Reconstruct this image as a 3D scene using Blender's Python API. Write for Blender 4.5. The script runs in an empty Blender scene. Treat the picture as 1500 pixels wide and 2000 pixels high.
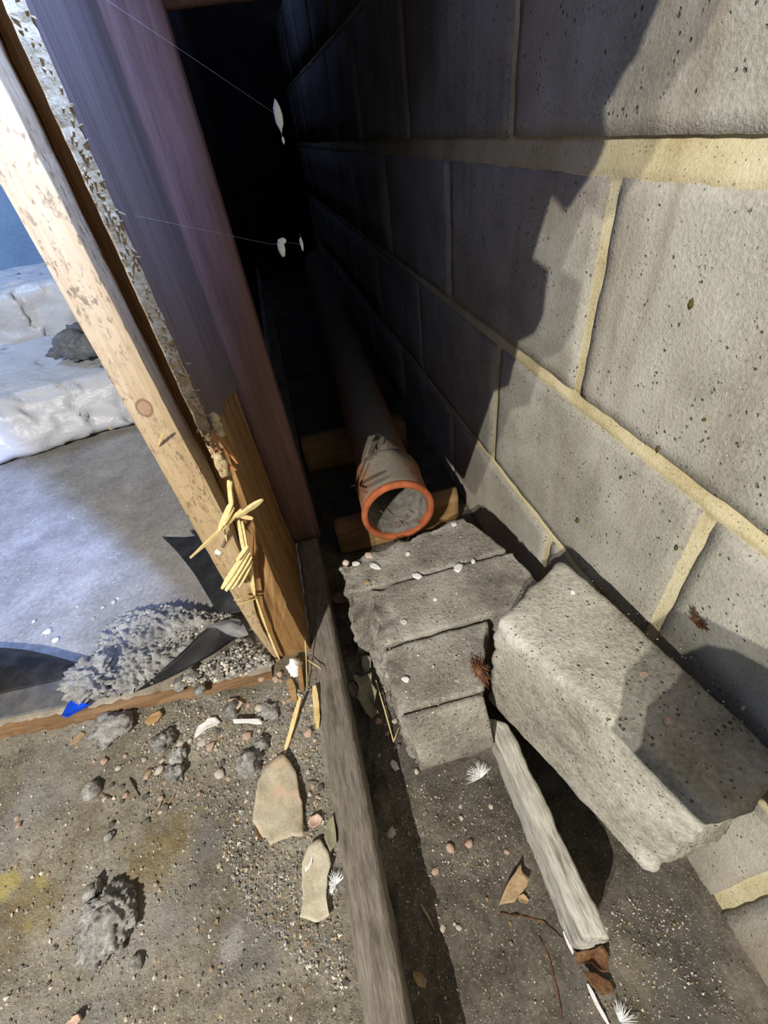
import bpy, bmesh, math, random
import numpy as np
from mathutils import Vector, Matrix, noise

# ------------------------------------------------------------------ camera, light, exposure
SC = bpy.context.scene
COL = SC.collection
PI = math.pi
F, H = 861.2755, 0.7604                      # focal length in pixels of the 1500x2000 frame, eye height (m)
CR = Vector((0.96339672, -0.24097196, -0.11747032))   # camera right
CF = Vector((0.10522671, 0.74293833, -0.66103705))    # camera forward
CU = Vector((0.24656459, 0.62447991, 0.74110104))     # camera up
cam = bpy.data.cameras.new('camera')
camo = bpy.data.objects.new('camera', cam)
COL.objects.link(camo)
cam.sensor_fit = 'HORIZONTAL'; cam.sensor_width = 36.0
cam.lens = 36.0 * F / 1500.0
cam.clip_start = 0.01
camo.matrix_world = Matrix(((CR.x, CU.x, -CF.x, 0), (CR.y, CU.y, -CF.y, 0), (CR.z, CU.z, -CF.z, H), (0, 0, 0, 1)))
SC.camera = camo

W = bpy.data.worlds.new('world'); SC.world = W; W.use_nodes = True
W.node_tree.nodes['Background'].inputs[0].default_value = (0.55, 0.6, 0.75, 1)
W.node_tree.nodes['Background'].inputs[1].default_value = 0.14

def lamp(name, kind, loc, power, col, radius=0.01, target=None, cone=60, blend=1.0):
    l = bpy.data.lights.new(name, kind); l.energy = power; l.color = col; l.shadow_soft_size = radius
    o = bpy.data.objects.new(name, l); COL.objects.link(o); o.location = loc
    if kind == 'SPOT':
        l.spot_size = math.radians(cone); l.spot_blend = blend
        o.rotation_euler = (Vector(target) - Vector(loc)).to_track_quat('-Z', 'Y').to_euler()
    return o
TORCH = Vector((-1.0, -1.05, 1.55))                   # the photographer's torch, held out to the left
lamp('torch_lamp', 'POINT', TORCH, 150, (1.0, .955, .88), .005)
lamp('torch_lamp', 'POINT', TORCH + Vector((0, .10, 0)), 90, (1.0, .955, .88), .005)
# bluish work lamp of the room on the left, outside the frame
lamp('work_lamp', 'SPOT', (-1.9, 2.0, 1.9), 110, (.42, .62, 1.0), .25, (-1.5, 2.5, .2), 116, 1.0)

# faint blue fill added deep in the gap, no real source there
lamp('gap_fill', 'POINT', (.02, 2.6, 1.5), 1.0, (.30, .42, 1.0), .05)
# blue spot added out of frame, standing in for the flare veil over the post
lamp('post_fill_spot', 'SPOT', (.16, .02, 1.42), 300, (.30, .47, 1.0), .03, (-.39, .47, .97), 62, 1.0)

SC.view_settings.view_transform = 'Standard'; SC.view_settings.look = 'None'
SC.view_settings.gamma = 1.0; SC.view_settings.exposure = 0.0
SC.view_settings.use_curve_mapping = False

# ------------------------------------------------------------------ helpers
random.seed(7)
def ray(u, v): return CF + CR * ((u - 750) / F) - CU * ((v - 1000) / F)
def at(u, v, z):
    d = ray(u, v); t = (z - H) / d.z; return Vector((d.x * t, d.y * t, z))
def ay(u, v, y):
    d = ray(u, v); t = y / d.y; return Vector((d.x * t, y, H + d.z * t))
def ax(u, v, x):
    d = ray(u, v); t = x / d.x; return Vector((x, d.y * t, H + d.z * t))

def mesh(name, V, Fc, mats, parent=None, smooth=True, fm=None):
    me = bpy.data.meshes.new(name)
    me.from_pydata([tuple(v) for v in V], [], [tuple(f) for f in Fc])
    if not isinstance(mats, (list, tuple)): mats = [mats]
    for m in mats: me.materials.append(m)
    if smooth: me.polygons.foreach_set('use_smooth', [True] * len(me.polygons))
    if fm is not None: me.polygons.foreach_set('material_index', fm)
    me.update()
    return link(name, me, parent)
def link(name, me, parent=None):
    o = bpy.data.objects.new(name, me); COL.objects.link(o)
    if parent is not None: o.parent = parent
    return o
def tag(o, label=None, cat=None, group=None, kind=None):
    if label: o['label'] = label
    if cat: o['category'] = cat
    if group: o['group'] = group
    if kind: o['kind'] = kind
    return o
def empty(name, label, cat, group=None, loc=(0, 0, 0)):
    o = bpy.data.objects.new(name, None); COL.objects.link(o); o.location = loc; o.empty_display_size = .02
    return tag(o, label, cat, group)
def fbm(p, s=1.0, o=3):
    return noise.fractal(Vector(p) * s, 1.0, 2.0, o, noise_basis='PERLIN_ORIGINAL')
def nz(p, s=1.0): return noise.noise(Vector(p) * s)

def grid_box(dx, dy, dz, seg, r=.004):
    """A box of dx,dy,dz about the origin, divided at about SEG, edges rounded by R. -> verts (Vector), normals, faces"""
    n = [max(2, int(round(d / seg))) for d in (dx, dy, dz)]
    idx, V, N, Fc = {}, [], [], []
    def vid(i, j, k):
        key = (i, j, k)
        if key not in idx:
            p = Vector((dx * (i / n[0] - .5), dy * (j / n[1] - .5), dz * (k / n[2] - .5)))
            q = Vector([max(-(d / 2 - r), min(d / 2 - r, c)) for c, d in zip(p, (dx, dy, dz))])
            w = p - q
            nn = w.normalized() if w.length > 1e-9 else Vector((0, 0, 1))
            idx[key] = len(V); V.append(q + nn * r); N.append(nn)
        return idx[key]
    for a in range(3):
        b, c = (a + 1) % 3, (a + 2) % 3
        for side in (0, n[a]):
            for i in range(n[b]):
                for j in range(n[c]):
                    q = []
                    for di, dj in ((0, 0), (1, 0), (1, 1), (0, 1)):
                        t = [0, 0, 0]; t[a] = side; t[b] = i + di; t[c] = j + dj
                        q.append(vid(*t))
                    Fc.append(q if side else q[::-1])
    return V, N, Fc

def hexa(cs, seg, r, amp, seed=0, scale=40., rough=None, octv=4, bias=.40):
    """Rough solid with the eight corners CS = bottom 4 (anticlockwise) + top 4, trilinear. ROUGH(u,v,w)->extra amplitude."""
    cs = [Vector(c) for c in cs]
    dx = ((cs[1] - cs[0]).length + (cs[2] - cs[3]).length) / 2
    dy = ((cs[3] - cs[0]).length + (cs[2] - cs[1]).length) / 2
    dz = ((cs[4] - cs[0]).length + (cs[6] - cs[2]).length) / 2
    V, N, Fc = grid_box(dx, dy, dz, seg, min(r, dx * .45, dy * .45, dz * .45))
    def m(u, v, w):
        a = cs[0] * (1 - u) * (1 - v) + cs[1] * u * (1 - v) + cs[2] * u * v + cs[3] * (1 - u) * v
        b = cs[4] * (1 - u) * (1 - v) + cs[5] * u * (1 - v) + cs[6] * u * v + cs[7] * (1 - u) * v
        return a * (1 - w) + b * w
    out = []
    for p, n in zip(V, N):
        u, v, w = p.x / dx + .5, p.y / dy + .5, p.z / dz + .5
        P = m(u, v, w); e = 1e-3
        nn = (m(u + e * n.x / dx * .1, v + e * n.y / dy * .1, w + e * n.z / dz * .1) - P)
        nn = nn.normalized() if nn.length > 1e-12 else n
        k = amp + (rough(u, v, w) if rough else 0)
        s = Vector((seed * 3.1, seed * 1.7, seed))
        out.append(P + nn * k * (fbm(P * scale + s, 1, octv) - bias))
    return out, Fc
def boxc(x0, x1, y0, y1, z0, z1):
    return [(x0, y0, z0), (x1, y0, z0), (x1, y1, z0), (x0, y1, z0), (x0, y0, z1), (x1, y0, z1), (x1, y1, z1), (x0, y1, z1)]
def timber(name, x0, x1, y0, y1, z0, z1, m, parent=None, seg=.02, r=.002, amp=.0008, seed=0):
    V, Fc = hexa(boxc(x0, x1, y0, y1, z0, z1), seg, r, amp, seed, 30.)
    return mesh(name, V, Fc, m, parent)

def ico(sub):
    bm = bmesh.new(); bmesh.ops.create_icosphere(bm, subdivisions=sub, radius=1)
    V = [v.co.copy() for v in bm.verts]; Fc = [[v.index for v in f.verts] for f in bm.faces]; bm.free()
    return V, Fc
ICO = {s: ico(s) for s in (1, 2, 3, 4, 5)}
def rock_geo(sub, seed, lump=.35, fine=.0, sc=(1, 1, 1)):
    V, Fc = ICO[sub]; s = Vector((seed * 7.3, seed * 2.9, seed * 5.1)); out = []
    for v in V:
        k = 1 + lump * fbm(v * 1.3 + s, 1, 2) + fine * fbm(v * 5 + s, 1, 3) + (fine * .5 * fbm(v * 13 + s, 1, 3) if sub > 3 else 0)
        p = v * k
        out.append(Vector((p.x * sc[0], p.y * sc[1], p.z * sc[2])))
    return out, Fc

def sheet(name, outline, m, th=.0012, curl=.004, seed=0, parent=None, rings=5, lift=None, sub=2):
    """A thin torn piece from a closed outline of world points, waved a little and given thickness."""
    P = [Vector(p) for p in outline]
    for _ in range(sub):                                        # resample and roughen
        Q = []
        for a, b in zip(P, P[1:] + P[:1]):
            Q += [a, (a + b) / 2 + Vector((nz((a + b) * 60 + Vector((seed, 0, 0))), nz((a + b) * 60 + Vector((0, seed, 5))), 0)) * (a - b).length * .10]
        P = Q
    c = sum(P, Vector()) / len(P); n = len(P); V = []; Fc = []
    for k in range(1, rings + 1):
        t = k / rings
        for p in P:
            q = c.lerp(p, t); d = (p - c).length
            z = curl * (t * t * (.5 + .8 * nz(p * 25 + Vector((seed, seed, 0)))) + .35 * nz(q * 60 + Vector((seed, 2, 1))))
            V.append(q + Vector((0, 0, max(z, -.3 * curl) + (lift(q) if lift else 0))))
    V.append(c + Vector((0, 0, (lift(c) if lift else 0)))); ci = len(V) - 1
    for i in range(n): Fc.append((ci, i, (i + 1) % n))
    for k in range(rings - 1):
        for i in range(n):
            j = (i + 1) % n; Fc.append((k * n + i, (k + 1) * n + i, (k + 1) * n + j, k * n + j))
    nv = len(V); V += [v - Vector((0, 0, th)) for v in V]
    Fc += [tuple(nv + i for i in f[::-1]) for f in Fc]
    for i in range(n):
        j = (i + 1) % n; a, b = (rings - 1) * n + i, (rings - 1) * n + j
        Fc.append((a, nv + a, nv + b, b))
    return mesh(name, V, Fc, m, parent)

def sliver(name, pts, w, th, m, parent=None, seed=0, tip=.25, side=None, segs=5):
    """A splinter / straw / twig: a tapering bar of width W, thickness TH along points."""
    V, Fc = sliver_geo(pts, w, th, seed, tip, side, segs)
    return mesh(name, V, Fc, m, parent, False)
def sliver_geo(pts, w, th, seed=0, tip=.25, side=None, segs=5, off=0):
    P = [Vector(p) for p in pts]; Q = []
    for a, b in zip(P, P[1:]):
        for k in range(segs): Q.append(a.lerp(b, k / segs))
    Q.append(P[-1]); V = []; Fc = []; n = len(Q)
    for i, q in enumerate(Q):
        d = (Q[min(i + 1, n - 1)] - Q[max(i - 1, 0)]).normalized()
        s = Vector(side) if side else Vector((0, 0, 1)).cross(d)
        if s.length < 1e-4: s = Vector((1, 0, 0))
        s = (s - d * s.dot(d)).normalized(); u = d.cross(s)
        t = i / (n - 1)
        k = tip + (1 - tip) * min(1, min(t * 4 + .35, (1 - t) * 4))
        k *= 1 + .25 * nz(q * 150 + Vector((seed, 0, 0)))
        a, b = s * w / 2 * k, u * th / 2 * k
        V += [q + a + b, q - a + b, q - a - b, q + a - b]
        if i:
            o = 4 * (i - 1)
            for j in range(4): Fc.append((off + o + j, off + o + (j + 1) % 4, off + o + 4 + (j + 1) % 4, off + o + 4 + j))
    Fc += [(off + 3, off + 2, off + 1, off), tuple(off + 4 * (n - 1) + j for j in range(4))]
    return V, Fc

# ------------------------------------------------------------------ materials
def rgb(r, g, b):
    return tuple(((c / 255) / 12.92 if c / 255 <= .04045 else ((c / 255 + .055) / 1.055) ** 2.4) for c in (r, g, b)) + (1,)
class NT:
    def __init__(s, name, rough=.9, spec=.25):
        s.m = bpy.data.materials.new(name); s.m.use_nodes = True; s.t = s.m.node_tree
        s.b = s.t.nodes['Principled BSDF']; s.b.inputs['Roughness'].default_value = rough
        s.b.inputs['Specular IOR Level'].default_value = spec
        s.tc = s.t.nodes.new('ShaderNodeTexCoord'); s.h = None; s.c = None
    def n(s, k, **kw):
        x = s.t.nodes.new(k)
        for a, v in kw.items(): setattr(x, a, v)
        return x
    def l(s, a, b): s.t.links.new(a, b)
    def co(s, scale=(1, 1, 1), rot=(0, 0, 0), geo=False):
        mp = s.n('ShaderNodeMapping'); mp.inputs['Scale'].default_value = scale; mp.inputs['Rotation'].default_value = rot
        s.l(s.tc.outputs['Object'], mp.inputs[0]); return mp.outputs[0]
    def noise(s, sc, det=6, ro=.6, co=None, dist=0.):
        x = s.n('ShaderNodeTexNoise'); x.inputs['Scale'].default_value = sc; x.inputs['Detail'].default_value = det
        x.inputs['Roughness'].default_value = ro; x.inputs['Distortion'].default_value = dist
        s.l(co if co is not None else s.tc.outputs['Object'], x.inputs['Vector']); return x.outputs['Fac']
    def vor(s, sc, co=None, rnd=1.0, out='Distance'):
        x = s.n('ShaderNodeTexVoronoi'); x.inputs['Scale'].default_value = sc; x.inputs['Randomness'].default_value = rnd
        s.l(co if co is not None else s.tc.outputs['Object'], x.inputs['Vector']); return x.outputs[out]
    def ramp(s, fac, stops):
        x = s.n('ShaderNodeValToRGB'); e = x.color_ramp.elements
        while len(e) < len(stops): e.new(.5)
        for k, (p, c) in zip(e, stops): k.position = p; k.color = c if len(c) == 4 else (*c, 1)
        s.l(fac, x.inputs[0]); return x.outputs[0]
    def step(s, fac, a, b):
        x = s.n('ShaderNodeMapRange'); x.inputs[1].default_value = a; x.inputs[2].default_value = b
        s.l(fac, x.inputs[0]); return x.outputs[0]
    def mix(s, fac, a, b, mode='MIX'):
        x = s.n('ShaderNodeMix', data_type='RGBA', blend_type=mode)
        if hasattr(fac, 'node'): s.l(fac, x.inputs[0])
        else: x.inputs[0].default_value = fac
        for i, v in ((6, a), (7, b)):
            if hasattr(v, 'node'): s.l(v, x.inputs[i])
            else: x.inputs[i].default_value = v
        return x.outputs[2]
    def math(s, op, a, b):
        x = s.n('ShaderNodeMath', operation=op)
        for i, v in ((0, a), (1, b)):
            if hasattr(v, 'node'): s.l(v, x.inputs[i])
            else: x.inputs[i].default_value = v
        return x.outputs[0]
    def color(s, c):
        if hasattr(c, 'node'): s.l(c, s.b.inputs['Base Color'])
        else: s.b.inputs['Base Color'].default_value = c
    def bump(s, h, dist=.002, strength=1.0):
        x = s.n('ShaderNodeBump'); x.inputs['Strength'].default_value = strength; x.inputs['Distance'].default_value = dist
        s.l(h, x.inputs['Height']); s.l(x.outputs[0], s.b.inputs['Normal'])

def gritty(name, c0, c1, c2, specks=(), big=9., fine=260., bump=.0016, streak=None, stain=None, rough=.95, pits=0., spots=()):
    """Concrete, mortar, soil: three tones by broad + fine noise, specks (scale, threshold, colour), stains (colour, scale, lo, hi)."""
    t = NT(name, rough, .15)
    a = t.noise(big, 8, .65); f = t.noise(fine, 5, .7)
    v = t.math('ADD', t.math('MULTIPLY', a, .62), t.math('MULTIPLY', f, .38))
    c = t.ramp(v, [(.38, c0), (.5, c1), (.62, c2)])
    h = t.math('ADD', t.math('MULTIPLY', a, .9), t.math('MULTIPLY', f, .8))
    if stain:
        for sc_, col, s_, lo, hi in stain:
            c = t.mix(t.math('MULTIPLY', t.step(t.noise(s_, 5, .6), lo, hi), sc_), c, col)
    if streak:
        col, amt, sx = streak
        k = t.step(t.noise(sx, 5, .6, t.co((1, 1, .07))), .55, .72)
        c = t.mix(t.math('MULTIPLY', k, amt), c, col)
    for sc_, th, col in specks:
        d = t.vor(sc_); w = t.vor(sc_, out='Color')
        sep = t.n('ShaderNodeSeparateColor'); t.l(w, sep.inputs[0])
        on = t.math('MULTIPLY', t.step(d, th, th * .6), t.step(sep.outputs[0], .55, .6))
        c = t.mix(on, c, col)
        h = t.math('ADD', h, t.math('MULTIPLY', on, .15))
    for (x, y, rad, col, amt) in spots:                      # stains of old paint at their places on the floor
        vs = t.n('ShaderNodeVectorMath', operation='DISTANCE'); t.l(t.co((1, 1, 0)), vs.inputs[0]); vs.inputs[1].default_value = (x, y, 0)
        dd = t.math('ADD', vs.outputs['Value'], t.math('MULTIPLY', t.math('SUBTRACT', t.noise(45., 6, .7), .5), rad * 2.6))
        c = t.mix(t.math('MULTIPLY', t.step(dd, rad, rad * .4), amt), c, col)
    if pits:
        d = t.math('ADD', t.vor(150.), t.math('MULTIPLY', t.math('SUBTRACT', t.noise(260., 3, .6), .5), .5)); k = t.math('MULTIPLY', t.step(d, .24, .10), t.step(t.noise(55., 3, .5), .53, .60))
        c = t.mix(t.math('MULTIPLY', k, pits), c, rgb(62, 58, 52)); h = t.math('SUBTRACT', h, t.math('MULTIPLY', k, 1.0))
    t.color(c); t.bump(h, bump, 1.0)
    return t.m

SPOTS = [(*at(u, v, .085)[:2], rr_, col, amt) for u, v, rr_, col, amt in ((12, 1728, .022, rgb(184, 168, 96), .7), (76, 1722, .014, rgb(184, 168, 96), .75), (48, 1812, .008, rgb(184, 168, 96), .75),
         (300, 1670, .050, rgb(128, 108, 62), .6), (60, 1770, .050, rgb(134, 118, 82), .6), (480, 1850, .050, rgb(120, 116, 114), .7), (450, 1850, .020, rgb(176, 172, 164), .7), (408, 1640, .030, rgb(108, 106, 108), .6))]
WHITE, PINK, DARK = rgb(226, 220, 208), rgb(205, 170, 148), rgb(52, 48, 43)
M = {}
M['block_wall'] = gritty('pale_concrete_block', rgb(150, 145, 131), rgb(182, 178, 163), rgb(206, 202, 189), [(150, .16, rgb(214, 206, 192)), (210, .2, rgb(120, 112, 102))],
                         7., 260., .0020, (rgb(150, 132, 112), .55, 26.), [(.5, rgb(176, 156, 134), 4., .52, .7)], pits=.8)
M['mortar'] = gritty('yellow_sand_mortar', rgb(186, 170, 128), rgb(216, 202, 160), rgb(232, 221, 186), [(260, .2, rgb(120, 104, 70))], 10., 350., .0012)
M['block'] = gritty('grey_concrete_block', rgb(124, 119, 108), rgb(162, 156, 143), rgb(190, 185, 172), [(120, .17, WHITE), (160, .2, rgb(96, 90, 80)), (85, .12, PINK)],
                    12., 200., .0034, None, [(.55, rgb(92, 85, 74), 8., .52, .66)], pits=.5)
M['block_pale'] = gritty('pale_worn_concrete', rgb(140, 135, 121), rgb(186, 181, 165), rgb(220, 216, 203), [(130, .15, WHITE), (180, .2, rgb(96, 90, 80))],
                         9., 190., .0036, None, [(.6, rgb(112, 104, 88), 7., .53, .68)], pits=.7)
M['soil'] = gritty('dusty_soil', rgb(104, 97, 84), rgb(140, 133, 117), rgb(170, 163, 148), [(240, .2, rgb(212, 200, 176)), (330, .22, WHITE), (200, .2, rgb(92, 84, 72)), (150, .12, PINK)],
                   8., 190., .0040, None, [(.6, rgb(152, 150, 148), 5., .52, .66), (.6, rgb(112, 100, 76), 6., .55, .7)], spots=SPOTS)
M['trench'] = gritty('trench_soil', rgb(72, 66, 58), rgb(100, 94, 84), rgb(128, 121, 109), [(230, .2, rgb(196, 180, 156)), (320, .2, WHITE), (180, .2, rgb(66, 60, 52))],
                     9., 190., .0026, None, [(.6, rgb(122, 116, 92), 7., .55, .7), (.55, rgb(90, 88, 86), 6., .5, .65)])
M['slab'] = gritty('dusty_grey_slab', rgb(128, 124, 119), rgb(158, 154, 149), rgb(186, 182, 178), [(160, .13, rgb(232, 230, 228))], 5., 120., .0008, None,
                   [(.5, rgb(112, 110, 110), 4., .53, .7)], rough=.75)
M['rubble'] = gritty('mortar_rubble', rgb(122, 120, 115), rgb(158, 156, 150), rgb(190, 188, 182), [(300, .2, rgb(110, 105, 95))], 30., 220., .0022)
M['clod'] = gritty('grey_mortar_clod', rgb(132, 129, 123), rgb(174, 171, 165), rgb(208, 205, 200), [], 60., 260., .004, None, [(.6, rgb(76, 72, 66), 55., .5, .62)])
M['stone_pale'] = gritty('pale_stone', rgb(190, 178, 158), rgb(216, 206, 188), rgb(232, 226, 212), [], 40., 300., .0005)
M['stone_pink'] = gritty('pink_stone', rgb(184, 150, 130), rgb(208, 178, 158), rgb(224, 204, 188), [], 40., 300., .0005)
M['stone_grey'] = gritty('grey_stone', rgb(104, 99, 91), rgb(134, 129, 121), rgb(160, 156, 148), [], 40., 300., .0008)
M['stone_tan'] = gritty('tan_stone', rgb(150, 124, 92), rgb(180, 154, 120), rgb(206, 184, 152), [], 40., 300., .0005)
M['plaster'] = gritty('white_plaster', rgb(222, 220, 212), rgb(238, 236, 230), rgb(248, 247, 243), [], 30., 300., .0004)

def wood(name, c0, c1, c2, axis='Z', ring=95., rough=.8, dark=None, darkamt=.6, bump=.0007, knot=None, grain=.06, mould=0.):
    t = NT(name, rough, .2)
    sc = {'X': (grain, 1, 1), 'Y': (1, grain, 1), 'Z': (1, 1, grain)}[axis]
    co = t.co(sc)
    g = t.noise(ring, 6, .65, co, .6); b = t.noise(9., 4, .6, t.co(tuple(max(.25, x) for x in sc)))
    f = t.noise(420., 3, .6, co)
    v = t.math('ADD', t.math('MULTIPLY', g, .55), t.math('ADD', t.math('MULTIPLY', b, .25), t.math('MULTIPLY', f, .2)))
    c = t.ramp(v, [(.34, c0), (.5, c1), (.66, c2)])
    h = t.math('ADD', g, f)
    if dark:
        c = t.mix(t.math('MULTIPLY', t.step(t.noise(ring * .35, 5, .6, co), .55, .68), darkamt), c, dark)
    if mould:                                           # short dark marks of the saw and of mould
        co2 = t.co(tuple(1 if x == 1 else .45 for x in sc))
        k = t.math('MULTIPLY', t.step(t.noise(260., 4, .7, co2), .53, .62), t.step(t.noise(14., 5, .65), .40, .56))
        c = t.mix(t.math('MULTIPLY', k, mould), c, rgb(78, 66, 50))
    if knot:
        (kx, ky, kz), kr = knot
        vs = t.n('ShaderNodeVectorMath', operation='DISTANCE'); mp = t.co((1, .2, .8)); t.l(mp, vs.inputs[0])
        vs.inputs[1].default_value = (kx, ky * .2, kz * .8)
        d = t.math('ADD', vs.outputs['Value'], t.math('MULTIPLY', t.noise(120., 3, .5), .003))
        c = t.mix(t.math('MULTIPLY', t.step(d, kr * 1.15, kr * .85), .55), c, rgb(150, 110, 86))
        c = t.mix(t.math('MULTIPLY', t.step(t.math('ABSOLUTE', t.math('SUBTRACT', d, kr), 0), .0016, .0004), .7), c, rgb(110, 78, 60))
    t.color(c); t.bump(h, bump, 1.0)
    return t.m
M['pine'] = wood('sawn_pine', rgb(158, 134, 100), rgb(184, 160, 124), rgb(202, 180, 146), 'Z', 110., mould=.65, knot=((-.158, .447, .575), .0085))
M['oldpine'] = wood('orange_brown_timber', rgb(110, 80, 50), rgb(150, 114, 72), rgb(184, 150, 104), 'Z', 75., dark=rgb(84, 56, 34), darkamt=.75)
M['red_wood'] = wood('reddish_timber', rgb(96, 72, 66), rgb(122, 94, 88), rgb(142, 114, 106), 'Z', 60.)
M['board'] = wood('brown_lining_board', rgb(96, 84, 80), rgb(118, 104, 100), rgb(134, 120, 116), 'Z', 50., rough=.7, bump=.0003)
M['batten'] = wood('weathered_grey_timber', rgb(98, 90, 80), rgb(132, 124, 112), rgb(160, 152, 140), 'Y', 190., dark=rgb(74, 66, 58), darkamt=.7, bump=.0014, rough=.95, grain=.14)
M['strip'] = wood('bleached_grey_timber', rgb(156, 151, 138), rgb(198, 194, 181), rgb(226, 223, 213), 'Y', 170., dark=rgb(88, 82, 72), darkamt=.85, bump=.0016, rough=.95, grain=.12)
M['sole'] = wood('brown_torn_timber', rgb(92, 70, 50), rgb(126, 98, 70), rgb(156, 128, 96), 'X', 90., dark=rgb(76, 52, 34), bump=.001)
M['sole_top'] = gritty('dusty_timber_top', rgb(132, 122, 106), rgb(160, 150, 133), rgb(184, 174, 156), [(240, .16, WHITE)], 20., 260., .001)
M['bearer'] = wood('bearer_timber', rgb(136, 102, 62), rgb(172, 138, 92), rgb(196, 166, 122), 'X', 80., bump=.0006)
M['straw'] = wood('pale_splinter_wood', rgb(206, 176, 112), rgb(228, 204, 146), rgb(242, 226, 178), 'Y', 200., bump=.0002)
M['splint_red'] = wood('reddish_splinter_wood', rgb(150, 92, 56), rgb(186, 126, 82), rgb(206, 150, 104), 'Z', 200., bump=.0002)
M['fray'] = gritty('frayed_fibreboard', rgb(150, 128, 94), rgb(190, 168, 130), rgb(216, 198, 164), [], 120., 500., .0012)
M['twig'] = gritty('dry_twig', rgb(96, 86, 74), rgb(128, 118, 104), rgb(152, 142, 128), [], 60., 300., .0004)
M['card'] = gritty('dusty_card', rgb(160, 148, 126), rgb(186, 174, 150), rgb(204, 194, 172), [(160, .12, rgb(110, 96, 78))], 16., 300., .0005, None, [(.8, rgb(206, 176, 150), 24., .55, .64)])
M['card2'] = gritty('pale_dusty_card', rgb(172, 162, 138), rgb(198, 188, 164), rgb(214, 206, 186), [], 20., 300., .0006)
M['leaf'] = gritty('grey_green_leaf', rgb(132, 128, 104), rgb(156, 152, 126), rgb(176, 172, 148), [], 40., 200., .0006)
M['bark'] = gritty('brown_bark', rgb(72, 48, 34), rgb(106, 76, 54), rgb(136, 104, 76), [], 60., 300., .001)
M['moss'] = gritty('dry_moss', rgb(58, 50, 24), rgb(86, 78, 40), rgb(110, 100, 60), [], 60., 300., .001)
M['root'] = gritty('dry_brown_fibre', rgb(92, 58, 40), rgb(128, 88, 62), rgb(154, 116, 88), [], 60., 300., .0005)
M['feather'] = gritty('white_down', rgb(228, 228, 226), rgb(242, 242, 240), rgb(250, 250, 250), [], 30., 300., .0001)
def clay():
    t = NT('terracotta_clay', .8, .3)
    n = t.noise(30., 5, .6); c = t.ramp(n, [(.35, rgb(158, 84, 50)), (.65, rgb(190, 110, 70))]); t.color(c); t.bump(t.noise(160., 4, .6), .0006); M['clay'] = t.m
    t = NT('dusty_clay', .95, .15)
    n = t.noise(30., 6, .65); f = t.noise(200., 4, .7)
    base = t.ramp(n, [(.35, rgb(150, 100, 70)), (.6, rgb(176, 130, 98))])
    geo = t.n('ShaderNodeNewGeometry'); sx = t.n('ShaderNodeSeparateXYZ'); t.l(geo.outputs['Normal'], sx.inputs[0])
    dust = t.math('MULTIPLY', t.step(t.math('ADD', sx.outputs[2], t.math('MULTIPLY', t.math('SUBTRACT', n, .5), 1.2)), .55, .92), .95)
    c = t.mix(dust, base, t.ramp(f, [(.3, rgb(122, 116, 102)), (.7, rgb(152, 146, 132))]))
    t.color(c); t.bump(t.math('ADD', n, f), .0010); M['clay_dusty'] = t.m
clay()
def plastic(name, c, rough, spec=.5, bump=.003, bs=14., tr=0., dust=None):
    t = NT(name, rough, spec)
    n = t.noise(bs, 4, .55, None, .8)
    if dust:
        t.color(t.mix(t.step(t.noise(26., 6, .65), .42, .68), c, dust))
    else: t.color(c)
    if bump: t.bump(n, bump)
    return t.m
M['black_sheet'] = plastic('black_membrane', rgb(30, 30, 31), .5, .3, .001, 20., dust=rgb(52, 52, 53))
M['grey_sheet'] = plastic('dusty_grey_membrane', rgb(92, 92, 95), .5, .4, .001, 18., dust=rgb(126, 124, 122))
M['wrap'] = plastic('white_plastic_wrap', rgb(206, 208, 214), .38, .45, .006, 17.)
M['wool'] = gritty('grey_mineral_wool', rgb(96, 100, 106), rgb(126, 130, 136), rgb(150, 154, 160), [], 60., 260., .004)
M['blue'] = plastic('blue_plastic', rgb(24, 76, 206), .35, .5, 0)
M['plasterwall'] = gritty('pale_blue_wall', rgb(120, 150, 186), rgb(134, 164, 200), rgb(146, 176, 210), [], 4., 60., .0004)  # even bluish base tone for the walls of the left room
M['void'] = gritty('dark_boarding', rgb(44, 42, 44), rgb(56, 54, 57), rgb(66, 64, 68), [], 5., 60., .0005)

# ------------------------------------------------------------------ setting: wall of concrete blocks on the right
XW = .3301                       # face of the blocks
ZG = .085                        # level of the ground left of the batten
ZB = [-.02, .219, .463, .7094, .955, 1.2]        # bed joints (centre)
TB = [.012, .014, .019, .027, .018, .016]        # their thickness
YP = .4528; BL = .45
def bed_x(z):
    for zc, tb in zip(ZB, TB):
        u = (z - zc) / tb
        if u < -.8: continue
        if u < -.5: return XW + .0045
        if u <= .62: return XW + .0005 + .0055 * max(0., min(1., (u + .35) / .85))
    return XW + .012
ys = np.concatenate([np.arange(-.6, 1.4, .012), np.arange(1.4, 3.7, .08)])
zs = []
for i in range(len(ZB)):
    zs += [ZB[i] + TB[i] * k for k in (-.8, -.74, -.5, -.25, 0, .25, .45, .6, .66)]
    if i < len(ZB) - 1:
        a, b = ZB[i] + TB[i] * .8, ZB[i + 1] - TB[i + 1] * .9
        zs += list(np.linspace(a, b, 12))
zs = sorted(zs); V = []; Fc = []
for y in ys:
    for z in zs:
        x = bed_x(z)
        if x > XW + .009:
            x = XW + .0040                                   # mortar of the upright joints
        V.append((x + .0012 * fbm((y * 60, z * 60, 3.), 1, 3), y, z + .003 * nz((y * 18, z * 5, 9.))))
nzs = len(zs)
for i in range(len(ys) - 1):
    for j in range(nzs - 1): Fc.append((i * nzs + j, i * nzs + j + 1, (i + 1) * nzs + j + 1, (i + 1) * nzs + j))
wall = mesh('wall_right', V, Fc, M['mortar'])
tag(wall, kind='structure')
rnd = random.Random(3)
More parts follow.
